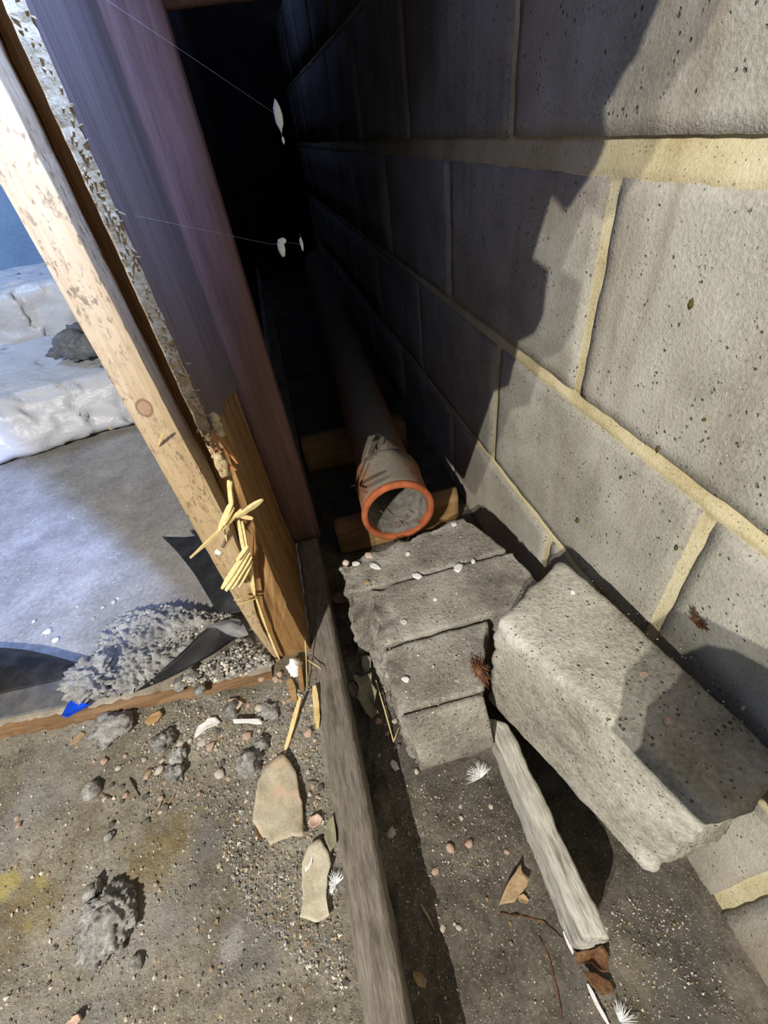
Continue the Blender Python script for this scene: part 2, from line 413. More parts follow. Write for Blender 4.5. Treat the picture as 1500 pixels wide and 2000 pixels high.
for c in range(5):
    z0, z1 = ZB[c] + TB[c] * .5, ZB[c + 1] - TB[c + 1] * .5
    off = 0. if c % 2 == 0 else .5
    for k in range(-3, 8):
        y0, y1 = YP + (k + off) * BL + .0075, YP + (k + 1 + off) * BL - .0075
        if y0 > 3.6: continue
        near = y0 < 1.3
        s = .016 if near else .08
        px = rnd.uniform(-.0012, .0012)
        V, Fc = hexa([(XW + px, y0, z0), (XW + .05, y0, z0), (XW + .05, y1, z0), (XW + px, y1, z0), (XW + px, y0, z1), (XW + .05, y0, z1), (XW + .05, y1, z1), (XW + px, y1, z1)],
                     s, .004, .0016, c * 11 + k, 45., bias=.1)
        keep = [f for f in Fc if min(V[i].x for i in f) < XW + .02]
        mesh('block', V, keep, M['block_wall'], wall)

# floors
def gh(x, y, z, amp, seed, hump):
    h = amp * fbm((x * 22 + seed, y * 22, seed), 1, 4) + amp * .5 * fbm((x * 140, y * 140, seed + 4.), 1, 2)
    return z + h + (hump(x, y) if hump else 0)
def ground(name, x0, x1, y0, y1, z, st, m, amp=.004, seed=0, hump=None):
    nx, ny = int((x1 - x0) / st) + 1, int((y1 - y0) / st) + 1
    V = []; Fc = []
    for i in range(nx + 1):
        for j in range(ny + 1):
            x, y = x0 + (x1 - x0) * i / nx, y0 + (y1 - y0) * j / ny
            V.append((x, y, gh(x, y, z, amp, seed, hump)))
    for i in range(nx):
        for j in range(ny):
            a = i * (ny + 1) + j; Fc.append((a, a + ny + 1, a + ny + 2, a + 1))
    o = mesh(name, V, Fc, m); tag(o, kind='structure'); return o
def trench_h(x, y):
    h = .022 * math.exp(-((x + .05) / .045) ** 2) * (.75 + .5 * fbm((x * 30, y * 14, 2.), 1, 3))
    return h
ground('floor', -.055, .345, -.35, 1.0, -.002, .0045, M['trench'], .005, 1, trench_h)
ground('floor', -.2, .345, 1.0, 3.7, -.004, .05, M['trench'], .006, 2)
def soil_h(x, y):
    return .007 * math.exp(-((y - .40) / .06) ** 2) + .006 * math.exp(-((x + .13) / .04) ** 2) * max(0, min(1, (y - .02) * 5))
ground('floor', -1.4, -.095, -.4, .47, ZG - .004, .005, M['soil'], .004, 3, soil_h)
ground('floor', -3.2, -.10, .47, 3.7, ZG + .004, .02, M['slab'], .003, 5)

# dark lining, ceiling, end walls
def plane_box(name, x0, x1, y0, y1, z0, z1, m):
    V, Fc = hexa(boxc(x0, x1, y0, y1, z0, z1), .4, .002, .0, 0)
    o = mesh(name, V, Fc, m, smooth=False); tag(o, kind='structure'); return o
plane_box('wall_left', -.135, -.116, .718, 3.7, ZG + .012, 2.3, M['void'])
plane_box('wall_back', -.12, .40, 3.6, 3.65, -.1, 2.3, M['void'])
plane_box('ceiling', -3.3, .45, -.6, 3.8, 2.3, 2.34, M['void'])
plane_box('wall_back_left', -3.3, -.135, 3.3, 3.36, 0, 2.3, M['plasterwall'])
plane_box('wall_side_left', -3.3, -3.24, -.6, 3.3, 0, 2.3, M['plasterwall'])

# plates added out of frame, shaped to shade the deep wall and the propped block
def toward(P, x): t = (x - TORCH.x) / (P.x - TORCH.x); return TORCH + (P - TORCH) * t
def plate(name, pts, th, m):
    n = len(pts); V = [p + Vector((d, 0, 0)) for d in (-th / 2, th / 2) for p in pts]
    Fc = [tuple(range(n)), tuple(n + i for i in range(n))[::-1]] + [(i, n + i, n + (i + 1) % n, (i + 1) % n) for i in range(n)]
    return tag(mesh(name, V, Fc, m, None, False), kind='structure')
SH = [toward(ax(u, v, XW), -.22) for u, v in ((1285, 0), (1250, 75), (1235, 118), (1205, 160), (1190, 195), (1172, 190), (1175, 280), (1158, 330), (1125, 380), (1108, 408), (1090, 385), (1078, 368),
      (1035, 508), (1066, 530), (1056, 620), (1038, 655), (1008, 668), (1003, 700), (990, 755), (962, 765), (940, 830), (905, 935))]
plate('wall_shade_plate', [Vector((-.22, SH[0].y - .12, SH[0].z + .22))] + SH + [Vector((-.22, SH[-1].y + .10, SH[-1].z - .012)), Vector((-.22, SH[-1].y + .228, SH[-1].z - .035)), Vector((-.22, SH[-1].y + .228, SH[0].z + .22))], .006, M['board'])
BM = [toward(ax(1520, 1290, .328), -.06), toward(ax(1345, 1200, .328), -.06)] + [toward(at(u, v, .311), -.06) for u, v in ((1290, 1262), (1243, 1310), (1235, 1380), (1215, 1430), (1390, 1640), (1560, 1800), (1800, 1500))]
plate('block_shade_plate', BM, .02, M['board'])

# ------------------------------------------------------------------ batten along the trench
def batten_rough(u, v, w): return .0
V, Fc = hexa([(-.1005, -.4, -.006), (-.0545, -.4, -.006), (-.0545, 2.6, -.006), (-.1005, 2.6, -.006), (-.1005, -.4, .0905), (-.0545, -.4, .0905), (-.0545, 2.6, .0905), (-.1005, 2.6, .0905)], .009, .003, .0016, 5, 55.)
b = mesh('timber_batten', V, Fc, M['batten'])
tag(b, 'long weathered grey timber batten on edge, running from the frame bottom past the post', 'timber')

# ------------------------------------------------------------------ post at the left: pine stud, brown timber, torn lining board
def prism_y(poly, y0, y1, seg=.012, amp=.0006, seed=0, fray=None):
    """A solid from a polygon of (x, z), deep in y; the ring is divided at about SEG."""
    P = []
    for a, b in zip(poly, poly[1:] + poly[:1]):
        a, b = Vector(a), Vector(b); n = max(1, int((b - a).length / seg))
        P += [a.lerp(b, k / n) for k in range(n)]
    ny = max(1, int((y1 - y0) / .03)); V = []; Fc = []; n = len(P)
    for j in range(ny + 1):
        y = y0 + (y1 - y0) * j / ny
        for i, p in enumerate(P):
            d = amp * fbm((p.x * 40 + seed, y * 40, p.y * 40), 1, 3)
            V.append((p.x + d, y + d, p.y))
    for j in range(ny):
        for i in range(n):
            k = (i + 1) % n; Fc.append((j * n + i, j * n + k, (j + 1) * n + k, (j + 1) * n + i))
    Fc.append(tuple(range(n))[::-1]); Fc.append(tuple(ny * n + i for i in range(n)))
    return V, Fc
TOP = 2.3
post = empty('timber_post', 'tall pale sawn pine post with a broken splintered edge, beside the dark gap', 'post', None, (-.14, .45, ZG))
def place(o, root):
    """make O a part of ROOT, keeping its world place"""
    o.parent = root; o.matrix_parent_inverse = Matrix.Translation(-Vector(root.location)); return o
jag = [(-.1405, TOP), (-.1405, .70), (-.138, .56), (-.135, .47), (-.1335, .40), (-.1385, .33), (-.1405, .30), (-.150, .255), (-.1555, .22), (-.1570, .18), (-.1560, .14), (-.1575, ZG - .01)]
left = [(-.1605, ZG - .01), (-.1665, .147), (-.1720, .20), (-.1725, .25), (-.1735, .5), (-.1745, TOP)]
V, Fc = prism_y([(-.1745, TOP)] + jag[0:] + left[:-1], .448, .56, .010, .0008, 1)
place(mesh('pine_stud', V, Fc, M['pine'], smooth=False), post)['label'] = 'pale sawn pine with a knot and dark saw marks'
br = [(x + .0012, z) for x, z in jag]
V, Fc = prism_y([(-.1105, TOP)] + [(x, z) for x, z in br] + [(-.1020, ZG - .01), (-.1085, .2)], .4525, .715, .010, .0016, 2)
V = [Vector((x, y + (.042 * max(0, min(1, (z - .30) / .2)) if y < .47 else 0), z)) for x, y, z in V]
place(mesh('brown_timber', V, Fc, M['oldpine'], smooth=False), post)['label'] = 'orange brown timber with long dark grain'
# torn lining board: face x = -.106, front edge torn; above the frame it reaches forward
edge = [(.448, .53), (.447, .60), (.448, .70), (.447, .80), (.448, .95), (.448, TOP)]
rb = random.Random(5); E2 = []
for (a, b) in zip(edge, edge[1:]):
    n = max(1, int((Vector(b) - Vector(a)).length / .006))
    for k in range(n):
        p = Vector(a).lerp(Vector(b), k / n)
        amp_ = .0010 if p.y < 1.0 else .004
        E2.append((p.x + rb.uniform(-amp_, amp_), p.y + rb.uniform(-amp_, amp_)))
E2.append(edge[-1])
low = [(.60, .50), (.53, .515), (.49, .52), (.47, .50), (.458, .525)]
poly = [(.72, .46)] + low + E2 + [(.72, TOP - .01)]
n = len(poly); V = []; Fc = []
for x in (-.1185, -.1055):
    for (y, z) in poly: V.append((x + .0006 * nz((y * 90, z * 90, x * 50)), y, z))
for i in range(n):
    j = (i + 1) % n; Fc.append((i, j, n + j, n + i))
Fc.append(tuple(range(n))); Fc.append(tuple(n + i for i in range(n))[::-1])
fm = [1 if 1 <= i <= len(low) + len(E2) else 0 for i in range(n)] + [0, 0]
bd = place(mesh('lining_board', V, Fc, [M['board'], M['fray']], smooth=False, fm=fm), post)
bd['label'] = 'brown lining board with a torn front edge'
# fringe of fibres on the torn edge
V, Fc = [], []
for k in range(190):
    z = .50 + .36 * (rb.random() ** 1.3); x = rb.uniform(-.118, -.106); y = .4475
    p = Vector((x, y, z)); l = rb.uniform(.002, .006) * (1.7 if z < .62 else 1)
    q = p + Vector((rb.uniform(-.3, 1.2) * l, -rb.uniform(.2, .9) * l, rb.uniform(-.8, .6) * l))
    v, f = sliver_geo([p + Vector((0, .001, 0)), q], .0018, .0014, k, .4, None, 2, len(V)); V += v; Fc += f
for (u, v_, s_) in ((425, 892, .007), (432, 908, .009), (438, 922, .008), (428, 845, .006), (424, 832, .006), (418, 815, .006)):
    c = ay(u, v_, .444); g, f = rock_geo(2, s_ * 999 + u, .5, .25, (s_ * .8, s_ * .6, s_))
    Fc += [tuple(len(V) + i for i in q) for q in f]; V += [c + p for p in g]
fr = place(mesh('frayed_fibres', V, Fc, M['fray']), post); fr['kind'] = 'stuff'; fr['label'] = 'loose pale fibres along the torn board edge'
# splinters
def px(y, *pts): return [ay(u, v, yy) for (u, v), yy in zip(pts, y if isinstance(y, (list, tuple)) else [y] * len(pts))]
SPL = [('straw', (.438, .405), ((462, 1010), (512, 976)), .0058, .004), ('straw', (.440, .425), ((468, 1008), (494, 1013)), .0045, .003),
       ('straw', (.440, .430, .405), ((472, 995), (432, 1034), (371, 1090)), .0042, .003), ('straw', (.441, .428), ((452, 982), (428, 1036)), .0075, .002),
       ('straw', (.441, .428), ((456, 990), (436, 1026)), .006, .002), ('straw', (.443, .440), ((447, 938), (453, 990)), .0055, .003),
       ('straw', (.443, .441), ((452, 940), (449, 985)), .003, .003), ('straw', (.443, .441), ((466, 1015), (478, 1085)), .0045, .003),
       ('straw', (.443, .441), ((473, 1018), (488, 1100)), .0035, .003), ('straw', (.440, .420), ((484, 1072), (433, 1150)), .0075, .002),
       ('straw', (.440, .418), ((487, 1078), (441, 1154)), .0075, .002), ('straw', (.440, .420), ((490, 1086), (452, 1150)), .008, .002),
       ('straw', (.440, .425), ((492, 1095), (466, 1146)), .007, .002), ('straw', (.440, .430), ((484, 1066), (462, 1096)), .006, .002),
       ('straw', (.442, .440), ((488, 1100), (497, 1162)), .006, .003), ('straw', (.441, .425), ((498, 1164), (458, 1172)), .0075, .002),
       ('straw', (.441, .428), ((499, 1169), (464, 1180)), .006, .002), ('straw', (.443, .442), ((500, 1166), (524, 1236)), .0035, .003),
       ('straw', (.443, .442), ((522, 1230), (546, 1288)), .004, .003), ('straw', (.442, .43), ((438, 1030), (443, 1058)), .0018, .001),
       ('splint_red', (.444, .440), ((416, 838), (464, 905)), .0035, .003), ('splint_red', (.444, .440), ((414, 842), (416, 886)), .0025, .002),
       ('splint_red', (.444, .442), ((418, 846), (430, 885)), .003, .002), ('splint_red', (.446, .445), ((432, 900), (462, 918)), .004, .002),
       ('straw', (.447, .435), ((308, 872), (318, 846)), .0025, .0015), ('straw', (.444, .442), ((408, 846), (400, 856)), .002, .002)]
for i, (m_, yy, pts, w_, th) in enumerate(SPL):
    place(sliver('splinter', px(yy, *pts), w_, th, M[m_], seed=i, tip=.5, side=(.9, -.3, .2)), post)
g, f = rock_geo(2, 3, .5, .2, (.0045, .002, .005)); c = ay(427, 1079, .4475)
place(mesh('plaster_blob', [c + p for p in g], f, M['plaster']), post)['label'] = 'small white plaster blob'
# dark studs standing behind, on the batten
o = timber('wall_stud', -.1145, -.0445, .722, .80, .0915, TOP, M['red_wood'], seed=9)
tag(o, 'dark reddish timber stud on the batten behind the splintered post', 'post')
o = timber('header_board', -.1145, .22, .80, .825, .884, 1.10, M['red_wood'], seed=12)
tag(o, 'dark brown board across the top of the gap, at the frame top', 'board')

# ------------------------------------------------------------------ loose concrete blocks
def block(name, cs, m, label, seed, seg=.006, r=.003, amp=.0016, rough=None, cat='block'):
    V, Fc = hexa(cs, seg, r, amp, seed, 42., rough, 4)
    o = mesh(name, V, Fc, m); return tag(o, label, cat)
def P2(u, v, z=.2): p = at(u, v, z); return (p.x, p.y)
def solid(bot, top, z0, z1): return [(x, y, z0) for x, y in bot] + [(x, y, z1) for x, y in top]
le = lambda u, v, w: .009 * max(0, 1 - u * 6) + .006 * max(0, (u - .85) * 6)
fe = lambda u, v, w: .008 * max(0, 1 - u * 7) + .007 * max(0, (v - .7) * 3)
t1 = [(-.0135, .459), (.262, .460), (.226, .566), (-.0165, .526)]
block('concrete_block', solid([(-.033, .462), (.262, .462), (.226, .562), (-.024, .522)], t1, -.005, .200), M['block'],
      'rough ended grey concrete block standing right in front of the clay pipe mouth', 1, rough=fe)
t2 = [(.0150, .3500), (.279, .352), (.272, .4555), (.0205, .4555)]
block('concrete_block', solid([(.005, .3500), (.275, .352), (.272, .4555), (-.012, .4555)], t2, -.005, .201), M['block'],
      'middle grey concrete block of the row, behind the mossy front ones', 2, rough=le)
t3 = [(.0118, .2540), (.128, .2500), (.177, .3465), (.0140, .3465)]
block('concrete_block', solid([(.020, .2540), (.128, .2500), (.177, .3465), (.012, .3465)], t3, -.005, .199), M['block'],
      'broken grey concrete block with brown root tuft at its right end', 3, rough=le)
V, Fc = hexa(solid([(.0290, .2440), (.132, .2440), (.131, .2500), (.0260, .2530)], [(.0185, .2440), (.1250, .2420), (.1270, .2490), (.0130, .2525)], -.005, .192), .005, .003, .0016, 4, 45., None, 4)
V = [Vector((p.x + .004 * max(0, 1 - abs(p.z - .10) / .1), p.y - (.030 * max(0, 1 - abs(p.z - .10) / .1) if p.y < .2475 else 0), p.z)) for p in V]
tag(mesh('concrete_slab', V, Fc, M['block']), 'thin front slab of the block row with a moss spot, facing the camera', 'slab')
# big block leaning on the strip by the wall
bb = [(.233, .040), (.3265, .050), (.274, .335), (.145, .2750)]
bt = [(.2345, .042), (.3265, .054), (.274, .338), (.1450, .2760)]
def br_(u, v, w): return .005 * max(0, 1 - v * 8) + .003 * max(0, (v - .85) * 6)
block('concrete_block', solid(bb, bt, .104, .311), M['block_pale'], 'largest pale concrete block with broken ends, propped beside the wall', 6, seg=.006, r=.012, amp=.0020, rough=br_)
V, Fc = hexa([(.140, .010, -.004), (.168, .004, -.004), (.168, .236, -.004), (.144, .254, -.004), (.1370, .012, .1035), (.167, .005, .1035), (.164, .2375, .1035), (.1350, .256, .1035)], .006, .005, .003, 8, 45., None, 4)
tag(mesh('timber_strip', V, Fc, M['strip']), 'short bleached timber strip on edge under the largest block', 'timber')

# ------------------------------------------------------------------ clay pipe on its bearer
pipe = empty('clay_pipe', 'terracotta drain pipe with orange mouth, running into the dark gap', 'pipe', None, (.1225, .655, .163))
pax = math.radians(-3.1)
def lathe(name, prof, m, root, n=64, amp=0.):
    V = []; Fc = []
    R = Matrix.Rotation(pax, 4, 'Z')
    for (y, r) in prof:
        for k in range(n):
            a = 2 * PI * k / n; rr = r * (1 + amp * nz((math.cos(a) * 3, math.sin(a) * 3, y * 40)))
            V.append(R @ Vector((rr * math.cos(a), y, rr * math.sin(a))))
    for i in range(len(prof) - 1):
        for k in range(n):
            j = (k + 1) % n; Fc.append((i * n + k, (i + 1) * n + k, (i + 1) * n + j, i * n + j))
    o = mesh(name, V, Fc, m, root); return o
lathe('rim', [(.016, .0628), (.006, .0625), (.001, .0640), (-.0005, .0668), (.0005, .0725), (.003, .0752), (.009, .0758), (.0125, .0745)], M['clay'], pipe)['label'] = 'bright orange broken rim'
lathe('collar', [(.0125, .0742), (.0145, .0722), (.017, .0732), (.03, .0722), (.06, .0715), (.09, .0722), (.112, .0738), (.122, .0742), (.129, .0730), (.133, .0690), (.135, .0645), (.136, .061)], M['clay_dusty'], pipe, amp=.006)['label'] = 'dust covered socket'
lathe('barrel', [(.133, .0628), (.2, .0622), (.6, .0620), (1.2, .0620), (2.4, .0620)], M['clay_dusty'], pipe, amp=.004)
lathe('inside', [(.016, .0626), (.06, .0600), (.5, .0560), (2.4, .0560)], M['stone_grey'], pipe)
# dust lying in the pipe bottom
V, Fc = [], []
R = Matrix.Rotation(pax, 4, 'Z')
for i in range(40):
    for j in range(13):
        y = .004 + i * .006; t = (j / 12 - .5) * 2; a = t * .72
        r = .0612; x = r * math.sin(a); z = -r * math.cos(a) + .006 * (1 - t * t) + .002 * fbm((x * 90, y * 90, 1.), 1, 3)
        V.append(R @ Vector((x, y, z)))
for i in range(39):
    for j in range(12): Fc.append((i * 13 + j, i * 13 + j + 1, (i + 1) * 13 + j + 1, (i + 1) * 13 + j))
d_ = mesh('dust', V, Fc, M['stone_grey'], pipe); d_['kind'] = 'stuff'; d_['label'] = 'grey dust lying in the pipe bottom'
rr = random.Random(11)
for k in range(9):
    p = R @ Vector((rr.uniform(-.02, .045), rr.uniform(-.004, .05), -.048 + rr.uniform(0, .012)))
    sliver('straw', [p, p + Vector((rr.uniform(-.03, .03), rr.uniform(-.03, .02), rr.uniform(-.004, .02)))], .0012, .0008, M['root'], pipe, k)
V, Fc = hexa([(-.013, .738, 0), (.285, .744, 0), (.297, .788, 0), (-.010, .782, 0), (-.013, .738, .0855), (.285, .744, .0855), (.297, .788, .0855), (-.010, .782, .0855)], .012, .003, .0016, 4, 40.)
tag(mesh('timber_bearer', V, Fc, M['bearer']), 'short timber bearer crossing under the clay pipe collar', 'timber')
o = timber('timber_bearer', -.05, .26, 1.10, 1.17, 0, .095, M['bearer'], seed=3)
tag(o, 'dim second timber bearer under the pipe, deep in the dark', 'timber')

# ------------------------------------------------------------------ left: sole plate, membranes, rubble, wrapped insulation
tp = [(-1.2, .512), (-.6138, .4762), (-.5132, .4650), (-.372, .4560), (-.2272, .4440), (-.168, .4380)]
V, Fc = [], []
nx = 150; prof = [(-.012, -.012), (-.010, .003), (-.010, .008), (-.003, .013), (.002, .0185), (.006, .020), (.03, .0205), (.09, .0205), (.09, -.012)]
for i in range(nx + 1):
    x = -1.2 + (1.2 - .17) * i / nx
    for a, b in zip(tp, tp[1:]):
        if a[0] <= x <= b[0]: y = a[1] + (b[1] - a[1]) * (x - a[0]) / (b[0] - a[0])
    low_ = max(0., (x + .40) / .23)                       # broken lower towards the post
    for j, (dy, dz) in enumerate(prof):
        n_ = fbm((x * 70, j * 1.7, 2.), 1, 3)
        V.append((x, y - .012 + dy + .005 * n_ * (j < 6), ZG + dz * (1 - .55 * low_) + .0022 * n_))
np_ = len(prof)
for i in range(nx):
    for j in range(np_ - 1): Fc.append((i * np_ + j, (i + 1) * np_ + j, (i + 1) * np_ + j + 1, i * np_ + j + 1))
fm = [0 if j < 4 else 1 for i in range(nx) for j in range(np_ - 1)]
Fc.append(tuple(range(np_))[::-1]); Fc.append(tuple(nx * np_ + j for j in range(np_))); fm += [0, 0]
tag(mesh('sole_plate', V, Fc, [M['sole'], M['sole_top']], fm=fm), 'low brown timber plate with a torn front edge, below the black membrane', 'timber')

def loft(name, curves, m, parent=None, sub=10, th=.0009, wob=.0015, seed=0):
    """A sheet through a row of curves of equal point count (Catmull-like linear blend), with thickness."""
    C_ = []
    for c in curves:
        q = []
        for a, b in zip(c, c[1:]):
            for k in range(sub): q.append(Vector(a).lerp(Vector(b), k / sub))
        q.append(Vector(c[-1])); 
        for _ in range(sub // 2):                            # smooth the polyline
            q = [q[0]] + [(q[i - 1] + q[i] * 2 + q[i + 1]) / 4 for i in range(1, len(q) - 1)] + [q[-1]]
        C_.append(q)
    rows = []
    for a, b in zip(C_, C_[1:]):
        for k in range(sub): rows.append([p.lerp(q, k / sub) for p, q in zip(a, b)])
    rows.append(C_[-1])
    for _ in range(sub // 2):
        rows = [rows[0]] + [[(p + q * 2 + r) / 4 for p, q, r in zip(rows[i - 1], rows[i], rows[i + 1])] for i in range(1, len(rows) - 1)] + [rows[-1]]
    nr, nc = len(rows), len(rows[0])
    V = [p + Vector((0, 0, wob * fbm(p * 30 + Vector((seed, 0, 0)), 1, 3))) for r in rows for p in r]
    Fc = [(i * nc + j, i * nc + j + 1, (i + 1) * nc + j + 1, (i + 1) * nc + j) for i in range(nr - 1) for j in range(nc - 1)]
    o = mesh(name, V, Fc, m, parent)
    md = o.modifiers.new('thickness', 'SOLIDIFY'); md.thickness = th
    return o
zs_ = ZG + .0225
sh = empty('black_membrane', 'black plastic damp membrane curling over the brown timber plate, left of the rubble', 'plastic sheet', None, (-.5, .5, zs_))
place(loft('strip', [[at(-260, 1470, zs_), at(0, 1405, zs_), at(120, 1382, zs_), at(200, 1362, zs_), at(300, 1338, zs_)],
                     [at(-260, 1400, zs_ + .001), at(0, 1352, zs_ + .001), at(100, 1330, zs_ + .001), at(180, 1305, zs_ + .001), at(300, 1275, zs_ + .001)]], M['grey_sheet'], seed=1), sh)['label'] = 'flat dusty grey strip'
place(loft('fold', [[at(-260, 1395, zs_ + .003), at(-40, 1362, zs_ + .003), at(60, 1341, zs_ + .003), at(140, 1322, zs_ + .003), at(176, 1312, zs_ + .003)],
                    [at(-260, 1340, zs_ + .016), at(-40, 1318, zs_ + .016), at(60, 1304, zs_ + .015), at(130, 1303, zs_ + .010), at(176, 1309, zs_ + .005)],
                    [at(-260, 1300, zs_ + .014), at(-40, 1277, zs_ + .014), at(50, 1281, zs_ + .014), at(120, 1293, zs_ + .010), at(178, 1306, zs_ + .005)],
                    [at(-260, 1280, zs_ + .002), at(-40, 1262, zs_ + .002), at(50, 1268, zs_ + .002), at(120, 1285, zs_ + .002), at(180, 1303, zs_ + .002)]], M['black_sheet'], seed=2), sh)['label'] = 'black rounded fold'
fl = empty('membrane_flap', 'black plastic flap folded over the rubble, its grey underside turned up at the post', 'plastic sheet', None, (-.25, .48, zs_))
place(loft('flap', [[at(262, 1352, zs_ + .002), at(330, 1325, zs_), at(400, 1288, zs_), at(450, 1252, zs_), at(470, 1240, zs_ + .002)],
                    [at(285, 1335, zs_ + .010), at(345, 1288, zs_ + .022), at(400, 1238, zs_ + .028), at(440, 1222, zs_ + .026), at(468, 1232, zs_ + .018)],
                    [at(296, 1326, zs_ + .008), at(352, 1276, zs_ + .022), at(402, 1226, zs_ + .032), at(436, 1213, zs_ + .034), at(474, 1216, zs_ + .030)]], M['black_sheet'], seed=3), fl)
place(loft('underside', [[at(402, 1226, zs_ + .032), at(420, 1226, zs_ + .030), at(444, 1240, zs_ + .020), at(466, 1246, zs_ + .012)],
                         [at(432, 1212, zs_ + .034), at(446, 1216, zs_ + .033), at(462, 1230, zs_ + .024), at(478, 1243, zs_ + .014)],
                         [at(456, 1207, zs_ + .033), at(468, 1209, zs_ + .032), at(478, 1222, zs_ + .024), at(486, 1240, zs_ + .014)]], M['grey_sheet'], seed=4), fl)['label'] = 'pale grey underside'
f2 = empty('membrane_flap', 'upright black plastic flap curling out from behind the post', 'plastic sheet', None, (-.3, .62, zs_))
place(loft('flap', [[at(316, 1048, .150), at(346, 1078, .146), at(378, 1118, .136), at(402, 1158, .122), at(424, 1196, .110)],
                    [at(360, 1050, .158), at(385, 1085, .150), at(408, 1125, .140), at(428, 1165, .124), at(442, 1200, .109)],
                    [at(415, 1042, .170), at(432, 1080, .160), at(450, 1120, .148), at(462, 1160, .130), at(472, 1196, .110)],
                    [at(450, 1040, .175), at(465, 1080, .165), at(480, 1120, .150), at(492, 1160, .130), at(500, 1196, .110)]], M['black_sheet'], seed=5), f2)
# rubble mound: a heap nobody could count, with bigger lumps apart
mo = [at(u, v, ZG + .02) for u, v in ((128, 1352), (170, 1290), (215, 1215), (262, 1192), (330, 1184), (420, 1200), (470, 1205), (478, 1230), (420, 1262), (360, 1300), (300, 1340), (235, 1364), (165, 1368))]
cx = [sum(p.x for p in mo) / len(mo), sum(p.y for p in mo) / len(mo)]
def inside(x, y, poly=mo):
    c = False; j = len(poly) - 1
    for i in range(len(poly)):
        if (poly[i].y > y) != (poly[j].y > y) and x < (poly[j].x - poly[i].x) * (y - poly[i].y) / (poly[j].y - poly[i].y) + poly[i].x: c = not c
        j = i
    return c
def edge_d(x, y):
    d = 9
    for a, b in zip(mo, mo[1:] + mo[:1]):
        ab = Vector((b.x - a.x, b.y - a.y)); ap = Vector((x - a.x, y - a.y)); t = max(0, min(1, ap.dot(ab) / ab.length_squared))
        d = min(d, (ap - ab * t).length)
    return d
V, Fc, cells = [], [], {}
st = .0024; x0, x1 = min(p.x for p in mo), max(p.x for p in mo); y0, y1 = min(p.y for p in mo), max(p.y for p in mo)
mid = at(350, 1250, ZG + .02)                               # a flat trodden patch in the middle of the heap
for i in range(int((x1 - x0) / st) + 1):
    for j in range(int((y1 - y0) / st) + 1):
        x, y = x0 + i * st, y0 + j * st
        if inside(x, y):
            d = edge_d(x, y); m_ = min(1, ((x - mid.x) / .07) ** 2 + ((y - mid.y) / .03) ** 2)
            h = min(d, .03) * .45 * (.25 + .75 * m_) + (.004 + .016 * m_) * abs(fbm((x * 60, y * 60, 5.), 1, 4)) + .005 * m_ * fbm((x * 150, y * 150, 1.), 1, 3)
            cells[i, j] = len(V); V.append((x, y, ZG + .0185 + h))
for (i, j), a in cells.items():
    q = [cells.get((i + 1, j)), cells.get((i + 1, j + 1)), cells.get((i, j + 1))]
    if None not in q: Fc.append((a, *q))
tag(mesh('mortar_rubble', V, Fc, M['rubble']), 'heap of crumbled grey mortar in front of the upright black flap', 'rubble', kind='stuff')

# wrapped insulation packs in the room on the left
def pack(name, cs, label, seed, amp=.03):
    cs = [Vector(c) for c in cs]
    V, Fc = hexa(cs, .014, .05, 0, seed)
    out = []
    for p in V:
        f1 = 1 - abs(fbm(p * 5.5 + Vector((seed, 0, 0)), 1, 3)) * 2.2; f2_ = 1 - abs(nz(p * 15 + Vector((0, seed, 0)))) * 2
        c = sum(cs, Vector()) / 8; d = (p - c).normalized()
        f3 = 1 - abs(nz((p.x * 34 + seed, p.y * 20, p.z * 46))) * 2.4; f4 = 1 - abs(nz((p.x * 70, p.y * 60 + seed, p.z * 80))) * 2.2
        w_ = Vector((fbm(p * 4 + Vector((seed, 1, 0)), 1, 2), fbm(p * 4 + Vector((2, seed, 0)), 1, 2), fbm(p * 4, 1, 2))) * .12; q = p + w_
        f5 = 1 - abs(nz((q.x * 9 + seed, q.y * 26, q.z * 22))) * 2.6
        out.append(p + d * amp * (f1 * .60 + f2_ * .18 + f5 * .34 + f3 * .05))
    return out, Fc
pk = empty('insulation_pack', 'lower insulation pack in torn crumpled white plastic on the grey slab', 'insulation', None, (-.9, 1.6, .1))
V, Fc = pack('wrap', [(-2.4, 1.14, .10), (-.42, 1.50, .10), (-.35, 2.05, .10), (-2.4, 1.9, .10), (-2.4, 1.19, .29), (-.46, 1.55, .26), (-.40, 2.0, .30), (-2.4, 1.85, .33)], '', 3, .035)
V = [Vector((p.x, p.y, max(p.z, ZG + .006))) for p in V]
place(mesh('plastic_wrap', V, Fc, M['wrap']), pk)
c = ay(150, 672, 1.62)
V, Fc = rock_geo(4, 5, .45, .22, (.10, .08, .05)); place(mesh('exposed_wool', [c + Vector((-.01, .075, -.02)) + p for p in V], Fc, M['wool']), pk)['label'] = 'grey wool showing through a tear'
pk2 = empty('insulation_pack', 'upper insulation pack in white plastic, behind the torn lower one', 'insulation', None, (-1.2, 2.3, .1))
V, Fc = pack('wrap', [(-3.0, 2.02, .10), (-.45, 2.12, .10), (-.45, 2.75, .10), (-3.0, 2.7, .10), (-3.0, 2.05, .42), (-.45, 2.15, .45), (-.45, 2.7, .45), (-3.0, 2.6, .42)], '', 8, .04)
V = [Vector((p.x, p.y, max(p.z, ZG + .006))) for p in V]
place(mesh('plastic_wrap', V, Fc, M['wrap']), pk2)
sliver('wood_offcut', [at(212, 836, .112), at(252, 812, .112)], .022, .012, M['straw'], None, 3, .8)
tag(bpy.data.objects['wood_offcut'], 'thin yellow wood offcut on the slab beside the plastic pack', 'wood')


